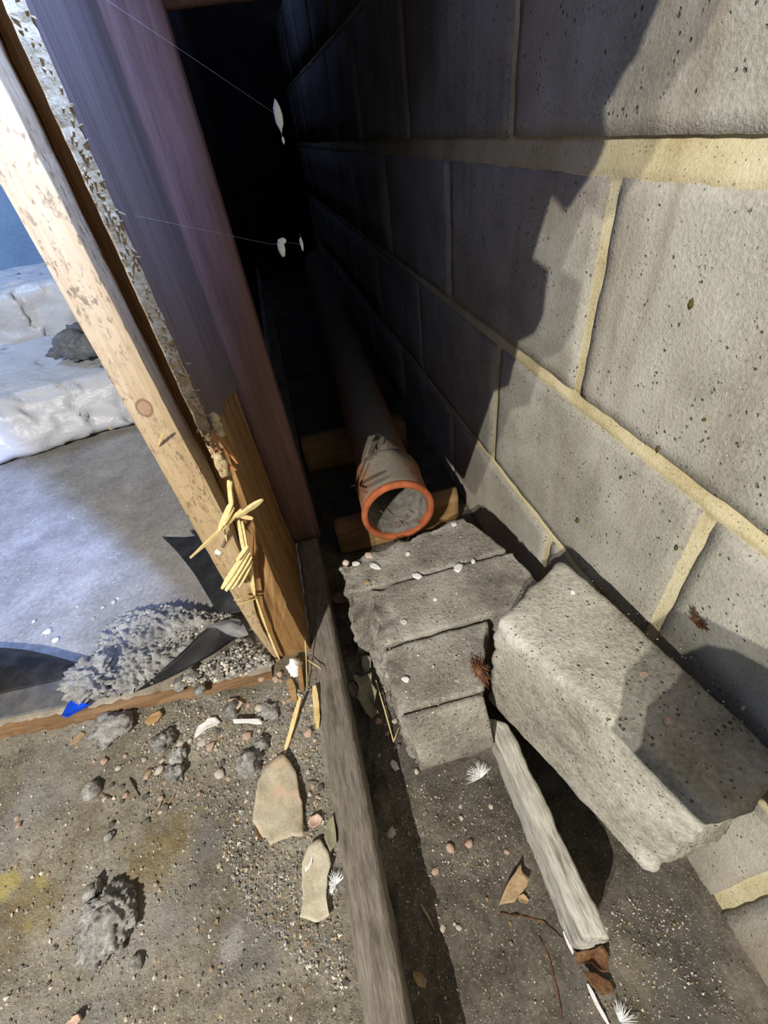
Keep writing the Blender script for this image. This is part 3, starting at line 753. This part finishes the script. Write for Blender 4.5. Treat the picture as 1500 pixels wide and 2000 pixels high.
# ------------------------------------------------------------------ small things
def zleft(x, y): return gh(x, y, ZG - .004, .004, 3, soil_h)
def ztrench(x, y): return gh(x, y, -.002, .005, 1, trench_h)
SURF = {'left': (ZG, zleft), 'trench': (0., ztrench), 'row': (.1995, lambda x, y: .1990), 'big': (.3105, lambda x, y: .3085),
        'sole': (ZG + .0205, lambda x, y: ZG + .0195), 'slab': (ZG + .005, lambda x, y: ZG + .0045), 'heap': (ZG + .025, lambda x, y: ZG + .026)}
def on(u, v, surf):
    z0, f = SURF[surf]; p = at(u, v, z0); z = z0
    for _ in range(3): z = f(p.x, p.y); p = at(u, v, z)
    return p
def pxm(u, v, surf): return (on(u + 5, v, surf) - on(u - 5, v, surf)).length / 10

def clod(u, v, r, surf, label, m='clod', sub=3, flat=.7, seed=None, name='mortar_clod', cat='rubble', lump=.5, fine=.22, wide=1.):
    seed = seed if seed is not None else u * 7 + v
    p = on(u, v, surf); k = r * pxm(u, v, surf)
    V, Fc = rock_geo(sub, seed, lump, fine, (k * wide, k, k * flat))
    zc = k * flat * .55
    V = [p + Vector((q.x, q.y, max(q.z + zc, -.002))) for q in V]
    return tag(mesh(name, V, Fc, M[m]), label, cat)
clod(222, 1802, 54, 'left', 'largest crumbly grey mortar clod, low on the floor at the left', sub=5, lump=.35, fine=.20, flat=.55)
clod(186, 1742, 19, 'left', 'small grey mortar clod just above the largest clod', sub=4, wide=.8)
clod(183, 1546, 17, 'left', 'smooth round grey lump lying alone on the dusty floor', sub=3, fine=.06, lump=.25)
clod(269, 1882, 14, 'left', 'small grey clod just below the largest clod', sub=3, wide=.8)
clod(222, 1424, 30, 'left', 'broad grey mortar clod below the blue plastic scrap', sub=4, wide=1.3, flat=.5)
clod(345, 1512, 17, 'left', 'grey clod at the lower end of the row of clods on the floor', sub=4)
clod(352, 1478, 15, 'left', 'middle grey clod of the row of clods on the floor', sub=4)
clod(322, 1452, 19, 'left', 'grey clod at the upper end of the row of clods on the floor', sub=4)
clod(488, 1494, 22, 'left', 'grey clod beside the tip of the larger card scrap', sub=4)
clod(512, 1456, 15, 'left', 'grey clod between the white plaster stick and the larger card scrap', sub=4)
clod(452, 1390, 14, 'left', 'grey clod above the left end of the white plaster stick', sub=3)
clod(528, 1392, 17, 'left', 'grey clod right of the white plaster stick, near the post foot', sub=3)
clod(216, 1634, 8, 'left', 'tiny grey clod halfway between the lone lump and the largest clod', sub=3)
clod(185, 1335, 34, 'sole', 'pale mortar lump at the left end of the rubble heap above the blue scrap', 'rubble', 5, wide=1.25, flat=.8, fine=.35)
clod(355, 1338, 13, 'sole', 'small grey crumb on the timber plate, left of its neighbour', sub=3)
clod(393, 1346, 11, 'sole', 'small grey crumb on the timber plate, nearer the post', sub=3)
clod(375, 1322, 14, 'sole', 'grey crumb on the timber plate just below the black flap', sub=3)

def flake(name, pts, surf, m, label, cat, th=.0012, curl=.003, seed=0, lift=.0008, rings=4, sub=1):
    P = [on(u, v, surf) + Vector((0, 0, lift)) for u, v in pts]
    zc = max(p.z for p in P); P = [Vector((p.x, p.y, zc)) for p in P]
    return tag(sheet(name, P, M[m], th, curl, seed, None, rings, None, sub), label, cat)
flake('card_scrap', [(557, 1478), (570, 1492), (580, 1510), (587, 1545), (593, 1572), (594, 1605), (597, 1637), (575, 1636), (555, 1644), (533, 1656), (527, 1640), (518, 1640), (500, 1610), (505, 1560), (510, 1530), (522, 1505), (540, 1490)], 'left', 'card', 'larger dusty beige card scrap with a pointed top, left of the batten', 'card', .0022, .006, 1, .004, 8, 2)
flake('card_scrap', [(627, 1640), (640, 1660), (649, 1690), (642, 1715), (641, 1740), (646, 1790), (634, 1798), (622, 1803), (605, 1798), (590, 1794), (595, 1760), (592, 1730), (594, 1690), (606, 1655)], 'left', 'card2', 'smaller pale card scrap with a ragged bottom, beside the batten', 'card', .0018, .006, 2, .004, 8, 2)
flake('plaster_strip', [(383, 1444), (388, 1420), (403, 1412), (408, 1404), (424, 1402), (433, 1413), (412, 1424), (402, 1430)], 'left', 'plaster', 'bent white plaster strip on the floor below the timber plate', 'plaster', .002, .004, 3, .003)
flake('plaster_stick', [(458, 1409), (468, 1410), (490, 1411), (514, 1411), (517, 1421), (492, 1419), (462, 1418)], 'left', 'plaster', 'straight white plaster stick on the floor below the post', 'plaster', .004, .001, 4, .010)
flake('blue_plastic', [(148, 1362), (158, 1374), (178, 1380), (184, 1377), (172, 1388), (152, 1398), (136, 1405), (125, 1402), (132, 1390), (140, 1376)], 'sole', 'blue', 'bright blue plastic scrap on the edge of the timber plate', 'plastic scrap', .0008, .009, 5, .002, 6)
flake('wood_chip', [(286, 1412), (300, 1398), (316, 1390), (320, 1399), (308, 1412), (292, 1420)], 'left', 'bearer', 'stubby tan wood chip just below the timber plate', 'wood', .006, .001, 6, .006)
flake('bark_flake', [(136, 1456), (146, 1440), (158, 1428), (168, 1432), (160, 1446), (150, 1454)], 'left', 'stone_tan', 'thin tan bark flake below the blue plastic scrap', 'bark', .0015, .003, 7)
flake('stone_flake', [(446, 1368), (462, 1366), (478, 1376), (466, 1388), (452, 1382)], 'left', 'stone_pink', 'flat pinkish stone flake below the timber plate near the post', 'stone', .004, .001, 8, .003)
flake('bark_flake', [(606, 1600), (622, 1590), (632, 1600), (626, 1612), (612, 1620), (604, 1612)], 'left', 'stone_pink', 'pinkish bark flake between the two card scraps', 'bark', .003, .004, 9, .003)
flake('leaf_fragment', [(640, 1606), (652, 1590), (656, 1612), (660, 1650), (648, 1668), (636, 1640)], 'left', 'leaf', 'ragged grey leaf fragment against the batten above the smaller card scrap', 'leaf', .001, .006, 10, .003)
flake('bark_flake', [(500, 1618), (514, 1605), (524, 1612), (520, 1634), (506, 1640)], 'left', 'bark', 'dark brown bark flake at the lower corner of the larger card scrap', 'bark', .003, .004, 11, .003)
flake('white_scrap', [(606, 1660), (614, 1655), (612, 1690), (600, 1706), (598, 1685)], 'left', 'plaster', 'slim white scrap along the left edge of the smaller card scrap', 'plaster', .001, .003, 12, .007)
flake('leaf', [(690, 1326), (706, 1330), (729, 1326), (728, 1345), (740, 1362), (732, 1384), (742, 1400), (727, 1408), (712, 1392), (700, 1372), (704, 1350)], 'trench', 'leaf', 'torn grey green leaf wedged between batten and block row', 'leaf', .0009, .008, 13, .006, 6, 2)
flake('leaf', [(683, 1345), (694, 1344), (703, 1360), (700, 1378), (690, 1368)], 'trench', 'twig', 'small grey curled leaf beside the torn green leaf', 'leaf', .0009, .008, 14, .010, 4)
flake('leaf', [(650, 1176), (662, 1168), (682, 1176), (690, 1190), (672, 1190), (655, 1186)], 'trench', 'twig', 'grey dead leaf in the dark gap beside the first block', 'leaf', .0012, .008, 15, .010, 4)
flake('leaf', [(707, 1288), (716, 1284), (728, 1290), (727, 1312), (716, 1318), (708, 1306)], 'trench', 'stone_grey', 'dark grey flake at the foot of the middle block', 'leaf', .002, .010, 16, .008, 4)
flake('bark_flake', [(734, 1300), (740, 1286), (746, 1290), (744, 1304), (736, 1312)], 'trench', 'stone_tan', 'tan bark flake at the foot of the block row', 'bark', .002, .003, 17, .008)
flake('plaster_chip', [(762, 1490), (768, 1486), (776, 1492), (780, 1504), (772, 1508), (764, 1498)], 'trench', 'plaster', 'white plaster chip in the trench below the block row', 'plaster', .0025, .001, 18, .003)
flake('wood_chip', [(974, 1770), (984, 1742), (998, 1716), (1016, 1690), (1018, 1706), (1033, 1718), (1020, 1744), (1004, 1764), (990, 1766)], 'trench', 'stone_tan', 'splintered tan wood chip in the trench beside the bleached strip', 'wood', .008, .003, 19, .008, 5, 2)
flake('wood_crumb', [(1010, 1752), (1022, 1746), (1033, 1760), (1028, 1767), (1014, 1762)], 'trench', 'stone_tan', 'small tan crumb at the lower end of the tan wood chip', 'wood', .003, .002, 20, .004)
flake('leaf', [(806, 1896), (822, 1900), (834, 1914), (832, 1930), (818, 1928), (808, 1912)], 'trench', 'stone_tan', 'tan dead leaf in the shadow along the batten near the frame bottom', 'leaf', .001, .004, 21, .004)
flake('bark_flake', [(1118, 1862), (1140, 1858), (1168, 1848), (1180, 1866), (1184, 1900), (1172, 1900), (1150, 1882), (1126, 1884)], 'trench', 'bark', 'brown bark flake under the near end of the bleached strip', 'bark', .004, .008, 22, .010, 5, 2)
flake('bark_flake', [(1136, 1896), (1160, 1900), (1190, 1916), (1200, 1940), (1178, 1944), (1150, 1926)], 'trench', 'bark', 'brown bark flake nearest the frame bottom below the bleached strip', 'bark', .003, .006, 23, .006, 5, 2)
flake('bark_flake', [(150, 1984), (160, 1980), (164, 1992), (150, 2002), (134, 2000)], 'left', 'stone_pink', 'pinkish flake at the very bottom of the frame on the left', 'bark', .005, .002, 24, .005)

# straws, splinters and twigs
def stick(name, pts, surf, w, th, m, label, cat='straw', lift=.002, tip=.5, seed=0):
    P = []
    for q in pts: P.append(on(q[0], q[1], surf) + Vector((0, 0, lift + (q[2] if len(q) > 2 else 0))))
    return tag(sliver(name, P, w, th, M[m], None, seed, tip), label, cat)
stick('wood_splinter', [(592, 1372, .016), (572, 1430, .006), (556, 1474)], 'left', .0062, .003, 'straw', 'long pale splinter pointing at the larger card scrap', 'splinter', seed=1)
stick('wood_splinter', [(616, 1344, .006), (619, 1385), (621, 1424)], 'left', .0085, .003, 'straw', 'flat pale splinter lying along the batten below the post', 'splinter', seed=2)
stick('wood_splinter', [(566, 1330), (572, 1348), (578, 1372)], 'left', .011, .006, 'bearer', 'stubby orange splinter at the foot of the post', 'splinter', .004, seed=3)
stick('wood_splinter', [(588, 1300, .01), (590, 1330, .004), (592, 1352)], 'left', .007, .005, 'oldpine', 'dark orange splinter hanging from the post foot', 'splinter', seed=4)
stick('dry_grass', [(604, 1262, .03), (602, 1300, .012), (600, 1346)], 'left', .0014, .001, 'straw', 'thin dry stalk leaning at the post foot', 'grass', seed=5)
stick('dry_grass', [(605, 1298, .012), (630, 1312, .006)], 'left', .0016, .001, 'straw', 'short pale stalk pointing from the post foot to the batten', 'grass', seed=6)
stick('twig', [(517, 1424), (505, 1446), (490, 1472)], 'left', .0024, .002, 'twig', 'grey twig right of the dark clod below the plaster stick', 'twig', seed=7)
stick('twig', [(282, 1506), (306, 1488), (334, 1464)], 'left', .0040, .003, 'twig', 'pale grey twig lying across the row of clods', 'twig', seed=8)
stick('twig', [(252, 1522), (260, 1538), (272, 1556)], 'left', .0036, .003, 'twig', 'short grey twig right of the lone round lump', 'twig', seed=9)
stick('twig', [(200, 1550), (212, 1556), (216, 1562)], 'left', .0014, .001, 'bark', 'hair thin dark twig touching the lone round lump', 'twig', seed=10)
stick('nail', [(450, 1270), (455, 1288), (460, 1306)], 'sole', .0032, .003, 'stone_grey', 'grey nail lying on the dusty timber plate', 'nail', seed=11)
stick('straw', [(300, 1590), (312, 1576), (318, 1560)], 'left', .0022, .001, 'stone_tan', 'brown straw on the floor left of the larger card scrap', 'straw', seed=12)
stick('straw', [(322, 1578), (336, 1562), (342, 1552)], 'left', .0022, .001, 'stone_tan', 'second brown straw just right of the first one on the floor', 'straw', seed=13)
stick('straw', [(598, 1528), (622, 1530)], 'left', .0026, .002, 'twig', 'grey straw between the larger card scrap and the batten', 'straw', seed=14)
stick('bent_straw', [(736, 1336, .012), (752, 1390, .006), (769, 1450), (780, 1424, .004)], 'trench', .0020, .0015, 'straw', 'bent yellow straw in the trench beside the block row', 'straw', seed=15)
stick('straw', [(822, 1766), (836, 1790), (849, 1816)], 'trench', .0022, .0015, 'stone_tan', 'thin tan straw at the edge of the batten shadow', 'straw', seed=16)
stick('straw', [(910, 1632), (906, 1650), (914, 1668)], 'trench', .0014, .001, 'bark', 'dark bent straw in the middle of the trench floor', 'straw', seed=17)
stick('root', [(975, 1784), (1010, 1788), (1060, 1800), (1098, 1834)], 'trench', .0014, .001, 'bark', 'dark curved root between the tan wood chip and the strip end', 'root', seed=18)
stick('root', [(1052, 1830), (1072, 1872), (1086, 1930), (1098, 1990)], 'trench', .0018, .001, 'bark', 'long dark root running to the frame bottom', 'root', seed=19)
stick('straw', [(858, 1980), (862, 2010)], 'trench', .0018, .001, 'stone_tan', 'tan straw cut by the frame bottom beside the batten shadow', 'straw', seed=20)
stick('twig', [(1278, 858, 0), (1282, 876, 0)], 'big', .002, .002, 'bark', 'x', 'twig', seed=21) if False else None

# chips on the blocks
def chip(u, v, r, surf, m, label, name='plaster_chip', cat='plaster', seed=0, flat=.35, wide=1.):
    rn = random.Random(u * 31 + v); n = 6; a0 = rn.random() * 6
    pts = [(u + r * wide * rn.uniform(.65, 1.15) * math.cos(a0 + k * 2 * PI / n), v + .75 * r * rn.uniform(.65, 1.15) * math.sin(a0 + k * 2 * PI / n)) for k in range(n)]
    return flake(name, pts, surf, m, label, cat, .0022, .0006, u, .0025, 2, 0)
flake('plaster_chip', [(722, 1103), (729, 1099), (738, 1104), (746, 1113), (736, 1113), (724, 1109)], 'row', 'plaster', 'wedge shaped white plaster chip on the block in front of the pipe', 'plaster', .002, .0006, 1, .0022, 2, 0)
chip(815, 1126, 10, 'row', 'plaster', 'white plaster chip on the joint of the first two blocks, left one', wide=1.1)
flake('plaster_chip', [(886, 1108), (893, 1100), (905, 1104), (902, 1112), (895, 1120), (888, 1116)], 'row', 'plaster', 'largest white plaster chip, on the joint of the first two blocks', 'plaster', .002, .0006, 2, .0022, 2, 0)
chip(886, 1025, 7, 'row', 'plaster', 'white chip at the far right corner of the first block', seed=3)
chip(924, 1098, 7, 'row', 'plaster', 'slim white chip at the right end of the first block joint', wide=.6)
chip(797, 1083, 6, 'row', 'plaster', 'small white chip in the middle of the first block')
chip(695, 1102, 7, 'row', 'plaster', 'slim white chip next to the round pebble on the first block', wide=1.3)
chip(850, 1172, 5, 'row', 'plaster', 'small white chip in the middle of the second block')
chip(720, 1085, 10, 'row', 'stone_pink', 'pinkish stone chip near the left end of the first block', 'stone_chip', 'stone')
chip(717, 1138, 6, 'row', 'stone_tan', 'small tan chip on the left end of the first block, below the wedge', 'stone_chip', 'stone')
clod(676, 1101, 7, 'row', 'round cream pebble on the far left corner of the first block', 'stone_pale', 2, .7, 3, 'pebble', 'stone', .15, 0)
chip(789, 1216, 7, 'row', 'stone_pale', 'cream stone chip on the left part of the second block', 'stone_chip', 'stone')
chip(793, 1328, 10, 'row', 'plaster', 'white smear of plaster on the third block', wide=.8)
chip(846, 1303, 5, 'row', 'stone_pale', 'tiny pale sliver chip on the third block', 'stone_chip', 'stone', wide=.6)
chip(1304, 1411, 13, 'big', 'stone_pink', 'largest pinkish stone chip on the propped block top', 'stone_chip', 'stone')
chip(1256, 1318, 9, 'big', 'stone_pink', 'roundish pinkish stone chip near the middle of the propped block top', 'stone_chip', 'stone')
chip(1118, 1158, 8, 'big', 'plaster', 'whitest chip at the far end of the propped block top', wide=.7)
chip(1495, 1352, 9, 'big', 'stone_pink', 'pinkish chip at the right frame edge on the propped block', 'stone_chip', 'stone')
chip(1356, 1365, 6, 'big', 'stone_pale', 'cream chip above the largest pinkish chip on the propped block', 'stone_chip', 'stone', wide=.7)
chip(1450, 1385, 7, 'big', 'stone_pale', 'cream chip between the largest pinkish chip and the frame edge', 'stone_chip', 'stone', wide=.6)
# root tuft and moss on the block row
def tuft(name, c, r, n, m, label, cat, seed, w=.0012, up=.6, squash=(1, 1, 1)):
    rn = random.Random(seed); V, Fc = [], []
    for k in range(n):
        a = rn.uniform(0, 2 * PI); d = Vector((math.cos(a) * squash[0], math.sin(a) * squash[1], rn.uniform(.05, up))) * r * rn.uniform(.5, 1.1)
        p = c + Vector((rn.uniform(-.3, .3) * r * squash[0], rn.uniform(-.3, .3) * r * squash[1], 0))
        mid_ = p + d * .5 + Vector((rn.uniform(-.2, .2), rn.uniform(-.2, .2), rn.uniform(0, .25))) * r
        v, f = sliver_geo([p, mid_, p + d], w, w * .7, k, .3, None, 3, len(V)); V += v; Fc += f
    g, f = rock_geo(2, seed, .5, .2, (r * .5 * squash[0], r * .5 * squash[1], r * .35)); o_ = len(V)
    V += [c + p for p in g]; Fc += [tuple(o_ + i for i in q) for q in f]
    return tag(mesh(name, V, Fc, M[m]), label, cat)
tuft('root_tuft', on(937, 1312, 'row'), .020, 130, 'root', 'tuft of dry brown roots on the third block beside the propped block', 'root', 4, .0006, .4, (.55, 1.1, 1))
tuft('moss_tuft', at(902, 1457, .10) + Vector((0, -.006, 0)), .008, 40, 'moss', 'dark green moss spot on the front slab of the block row', 'moss', 5, .0012, .8)
tuft('dark_moss', ax(1362, 1218, .318), .010, 60, 'bark', 'blackish moss tuft between the propped block and the wall', 'moss', 6, .0009, 1.0, (.35, 1.2, 1))
# feathers
def feather(u, v, r, surf, label, seed, n=90, m='feather', fan=None, lift=.006):
    rn = random.Random(seed); c = on(u, v, surf) + Vector((0, 0, lift)); k = r * pxm(u, v, surf); V, Fc = [], []
    base = c + Vector((0, -.2 * k, -.004))
    for i in range(n):
        a = rn.uniform(*fan) if fan else rn.uniform(0, 2 * PI)
        d = Vector((math.cos(a), math.sin(a), rn.uniform(-.02, .3))) * k * rn.uniform(.35, 1.05)
        v_, f = sliver_geo([base, base + d * .5 + Vector((rn.uniform(-.1, .1) * k, 0, .12 * k)), base + d], .00045, .0003, i, .4, None, 3, len(V)); V += v_; Fc += f
    return tag(mesh('feather', V, Fc, M[m]), label, 'feather')
feather(937, 1514, 30, 'trench', 'fluffy white down feather at the foot of the block row', 1, 260, fan=(.1 * PI, 1.05 * PI))
feather(657, 1722, 24, 'left', 'grey white down feather pressed against the batten', 2, 200, fan=(.1 * PI, 1.3 * PI))
stick('feather', [(1100, 1820), (1108, 1840), (1118, 1864)], 'trench', .0045, .0008, 'feather', 'slim white quill feather at the near end of the bleached strip', 'feather', .006, seed=30)
stick('feather', [(1146, 1922), (1166, 1964), (1190, 2006)], 'trench', .004, .0008, 'feather', 'long white feather running out of the frame bottom', 'feather', .004, seed=31)
feather(1205, 1985, 34, 'trench', 'tuft of white down beside the long white feather at the frame bottom', 3, 70, fan=(-.2 * PI, .5 * PI))
# white shred at the post foot
clod(578, 1308, 15, 'left', 'crumpled whitish foil shred at the foot of the post', 'feather', 3, .9, 4, 'foil_shred', 'foil', .6, .3, .8)
clod(422, 1212, 0.1, 'heap', 'x', 'rubble') if False else None
# cobweb with bits of fluff, hung from the lining board across the gap
def cobweb(name, pts, blobs, label, seed):
    root = empty(name, label, 'cobweb', None, tuple(pts[0]))
    place(sliver('strand', pts, .00007, .00006, M['feather'], None, seed, .9), root)
    for c, sx, sz in blobs:
        g, f = rock_geo(2, seed + sx, .4, .15, (sx, .0015, sz)); place(mesh('fluff', [c + p for p in g], f, M['feather']), root)
a = ay(543, 226, .50); b = ay(553, 274, .50)
cobweb('cobweb', [Vector((-.105, .50, a.z + .10)), a, b], [(a, .0034, .0100), (b, .0012, .0026)], 'upper cobweb shred with a white fleck hanging in the dark gap', 1)
a = ay(550, 486, .50); b = ay(589, 477, .50); c = ay(534, 478, .50)
cobweb('cobweb', [Vector((-.105, .50, c.z + .04)), c, a + Vector((0, 0, .006)), b, ay(586, 456, .50)], [(a, .0032, .0075), (a + Vector((.002, 0, .006)), .004, .003), (b, .0014, .0062)], 'lower cobweb shred with two white flecks in the dark gap', 2)
# flakes stuck on the wall
def wallflake(u, v, r, label, seed, m='moss'):
    c = ax(u, v, XW - .0012); k = r * (ax(u, v + 5, XW) - ax(u, v - 5, XW)).length / 10
    g, f = rock_geo(1, seed, .6, 0, (.0016, k * .6, k)); return tag(mesh('wall_flake', [c + p for p in g], f, M[m], None), label, 'flake')
wallflake(1350, 592, 11, 'dark flake stuck on the wall block at the upper right', 1)
wallflake(1127, 1017, 8, 'dark flake stuck on the wall block right of the pipe', 2)
wallflake(1212, 932, 5, 'small dark flake on the wall just below the middle mortar bed', 3)
wallflake(1285, 876, 9, 'brown thorn like flake on the middle mortar bed', 4)
wallflake(1320, 1070, 6, 'dark thread like flake beside the wide upright mortar joint', 5)
wallflake(1375, 820, 5, 'small dark flake on the wall above the middle mortar bed', 6)

# pebbles: one of each shape, copied
PEB = []
for k in range(8):
    g, f = rock_geo(2 if k < 4 else 1, 50 + k, .5, .1, (1, .75 + .05 * k, .55))
    me = bpy.data.meshes.new('pebble'); me.from_pydata([tuple(p) for p in g], [], [tuple(q) for q in f])
    me.polygons.foreach_set('use_smooth', [True] * len(me.polygons)); me.materials.append(M['stone_pale']); PEB.append(me)
VAR = {(k, m): None for k in range(8) for m in ('stone_pale', 'stone_pink', 'stone_grey', 'stone_tan', 'clod', 'plaster')}
for (k, m) in VAR:
    me = PEB[k].copy(); me.materials.clear(); me.materials.append(M[m]); VAR[k, m] = me
rp = random.Random(21)
WORD = {'stone_pale': 'pale', 'stone_pink': 'pinkish', 'stone_grey': 'grey', 'stone_tan': 'tan', 'clod': 'crumbly grey', 'plaster': 'white'}
def pebble(u, v, r, surf, m, where, grp):
    p = on(u, v, surf); k = r * pxm(u, v, surf)
    o = bpy.data.objects.new('pebble', VAR[rp.randrange(8), m]); COL.objects.link(o)
    o.location = p + Vector((0, 0, k * .28)); o.scale = (k, k, k * rp.uniform(.6, 1)); o.rotation_euler = (rp.uniform(-.3, .3), rp.uniform(-.3, .3), rp.uniform(0, 6.3))
    tag(o, 'small %s stone chip %s' % (WORD[m], where), 'stone', '%s chips %s' % (WORD[m], grp))
mats5 = ['stone_pale'] * 4 + ['stone_pink'] * 3 + ['stone_grey'] * 2 + ['stone_tan'] * 2 + ['clod'] * 3
def scatter(n, reg, surf, where, grp, rmin, rmax, mm=mats5):
    k = 0
    while k < n:
        (u0, v0), (u1, v1), (u2, v2), (u3, v3) = reg
        a, b = rp.random(), rp.random()
        u = (u0 * (1 - a) + u1 * a) * (1 - b) + (u3 * (1 - a) + u2 * a) * b; v = (v0 * (1 - a) + v1 * a) * (1 - b) + (v3 * (1 - a) + v2 * a) * b
        pebble(u, v, rmin + (rmax - rmin) * rp.random() ** 2.2, surf, rp.choice(mm), where, grp); k += 1
scatter(62, [(330, 1385), (615, 1350), (640, 1560), (300, 1560)], 'left', 'strewn on the floor around the plaster stick', 'around the plaster stick', 4, 10)
scatter(28, [(170, 1420), (330, 1400), (340, 1600), (210, 1620)], 'left', 'strewn on the floor around the row of clods', 'around the row of clods', 3, 8)
scatter(24, [(560, 1560), (645, 1540), (690, 1980), (600, 1840)], 'left', 'along the left side of the batten', 'left of the batten', 3, 7)
scatter(18, [(20, 1480), (480, 1620), (560, 1980), (20, 1960)], 'left', 'on the open dusty floor around the largest clod', 'on the open dusty floor', 3, 6)
scatter(20, [(470, 1240), (540, 1290), (560, 1330), (430, 1345)], 'left', 'in the debris at the foot of the post', 'at the post foot', 4, 9, ['stone_pink', 'stone_pale', 'stone_pink', 'clod'])
scatter(28, [(690, 1300), (735, 1300), (800, 1470), (735, 1480)], 'trench', 'wedged between the batten and the block row', 'between batten and block row', 3, 8)
scatter(26, [(740, 1490), (940, 1500), (1080, 1840), (860, 1860)], 'trench', 'on the trench floor left of the bleached strip', 'on the trench floor', 2.5, 5.5, ['stone_pale', 'stone_pink', 'stone_tan'])
for (u, v, r, m) in ((763, 1630, 9, 'stone_pale'), (879, 1657, 9, 'stone_pink'), (916, 1648, 9, 'stone_pink'), (850, 1703, 7, 'stone_pink'), (865, 1812, 6, 'stone_pale'), (896, 1812, 6, 'stone_pale'), (958, 1576, 6, 'stone_pale'), (990, 1665, 5, 'stone_pink')):
    pebble(u, v, r, 'trench', m, 'on the trench floor left of the bleached strip', 'on the trench floor')
scatter(14, [(650, 1100), (700, 1120), (735, 1290), (668, 1290)], 'trench', 'in the dark gap left of the first block', 'in the dark gap', 4, 10, ['stone_grey', 'clod'])
scatter(26, [(700, 1090), (910, 1030), (930, 1180), (770, 1250)], 'row', 'on top of the first two blocks', 'on the first two blocks', 1.6, 3.6, ['stone_pale', 'plaster', 'stone_pale', 'stone_tan'])
scatter(12, [(770, 1270), (910, 1220), (910, 1340), (800, 1390)], 'row', 'on top of the third block', 'on the third block', 1.6, 3.2, ['stone_pale', 'plaster', 'stone_tan'])
scatter(26, [(1010, 1200), (1110, 1110), (1400, 1340), (1280, 1430)], 'big', 'on top of the propped block', 'on the propped block', 1.6, 3.6, ['stone_pale', 'plaster', 'stone_pale', 'stone_pink'])
scatter(8, [(60, 1210), (240, 1160), (240, 1200), (60, 1290)], 'slab', 'on the grey slab left of the rubble heap', 'on the slab by the heap', 3, 8, ['stone_pale', 'plaster'])

# grit too fine to count
def grit(name, n, reg, surf, label, rmin, rmax, m, seed):
    rn = random.Random(seed); V = []; Fc = []; g0, f0 = ICO[1][0], ICO[1][1]
    OCT = [Vector(p) for p in ((1, 0, 0), (0, 1, 0), (-1, 0, 0), (0, -1, 0), (0, 0, 1), (0, 0, -1))]
    OF = [(0, 1, 4), (1, 2, 4), (2, 3, 4), (3, 0, 4), (1, 0, 5), (2, 1, 5), (3, 2, 5), (0, 3, 5)]; fm_ = []
    z0, fz_ = SURF[surf]
    for k in range(n):
        (u0, v0), (u1, v1), (u2, v2), (u3, v3), bias = reg[rn.randrange(len(reg))]
        a, b = rn.random(), rn.random() ** bias
        u = (u0 * (1 - a) + u1 * a) * (1 - b) + (u3 * (1 - a) + u2 * a) * b; v = (v0 * (1 - a) + v1 * a) * (1 - b) + (v3 * (1 - a) + v2 * a) * b
        p = at(u, v, z0); p.z = fz_(p.x, p.y)
        if surf == 'trench' and (p.x < -.046 or (p.x > -.004 and p.y > .232) or (.13 < p.x < .175 and p.y > 0)): continue
        if surf == 'left' and (p.x > -.107 or (p.y > .44 and p.x > -.2)): continue
        r = rmin + (rmax - rmin) * rn.random() ** 3
        R_ = Matrix.Rotation(rn.uniform(0, 6.3), 3, 'Z') @ Matrix.Rotation(rn.uniform(0, 1), 3, 'X'); o_ = len(V)
        s_ = Vector((r * rn.uniform(.7, 1.3), r * rn.uniform(.6, 1.1), r * rn.uniform(.5, .9)))
        for q in OCT: V.append(p + R_ @ Vector((q.x * s_.x, q.y * s_.y, q.z * s_.z)) + Vector((0, 0, r * .2)))
        Fc += [tuple(o_ + i for i in q) for q in OF]; fm_ += [rn.randrange(len(m))] * 8
    return tag(mesh(name, V, Fc, [M[x] for x in m], None, False, fm_), label, 'grit', None, 'stuff')
grit('grit', 11000, [((0, 1440), (640, 1340), (700, 2000), (0, 2000), 1.0), ((250, 1380), (630, 1340), (640, 1620), (280, 1600), 1.0), ((330, 1370), (625, 1335), (640, 1500), (380, 1480), 1.0), ((420, 1620), (640, 1560), (680, 1950), (480, 1800), 1.0)], 'left', 'fine grit and crumbs on the dusty floor left of the batten', .0005, .0030, ['rubble', 'clod', 'rubble', 'stone_pale', 'soil', 'stone_tan', 'rubble'], 1)
grit('grit', 3000, [((690, 1290), (760, 1300), (1120, 1990), (790, 1990), 1.0), ((740, 1450), (940, 1470), (1060, 1760), (800, 1700), 1.0), ((1200, 1760), (1330, 1740), (1450, 1990), (1130, 1990), 1.)], 'trench', 'fine grit on the trench floor', .0005, .0020, ['stone_pale', 'stone_grey', 'stone_tan', 'clod'], 2)
grit('grit', 1800, [((180, 1340), (300, 1240), (440, 1215), (300, 1335), 1.), ((330, 1345), (470, 1245), (540, 1295), (470, 1320), 1.), ((210, 1225), (330, 1188), (470, 1205), (400, 1240), 1.)], 'heap', 'crumbs lying over the rubble heap', .0010, .0060, ['rubble', 'rubble', 'stone_pale', 'clod'], 3)
grit('grit', 500, [((690, 1100), (910, 1020), (1000, 1100), (760, 1260), 1.), ((750, 1270), (940, 1210), (930, 1350), (800, 1400), 1.)], 'row', 'fine crumbs on top of the block row', .0004, .0012, ['stone_pale', 'stone_grey', 'plaster'], 4)
grit('grit', 500, [((980, 1210), (1110, 1100), (1490, 1350), (1380, 1580), 1.)], 'big', 'fine crumbs on top of the propped block', .0004, .0012, ['stone_pale', 'stone_grey', 'plaster'], 5)
grit('grit', 500, [((0, 960), (300, 880), (420, 1180), (0, 1270), 1.)], 'slab', 'white specks on the grey slab', .0005, .0018, ['plaster', 'stone_pale', 'stone_pale'], 6)
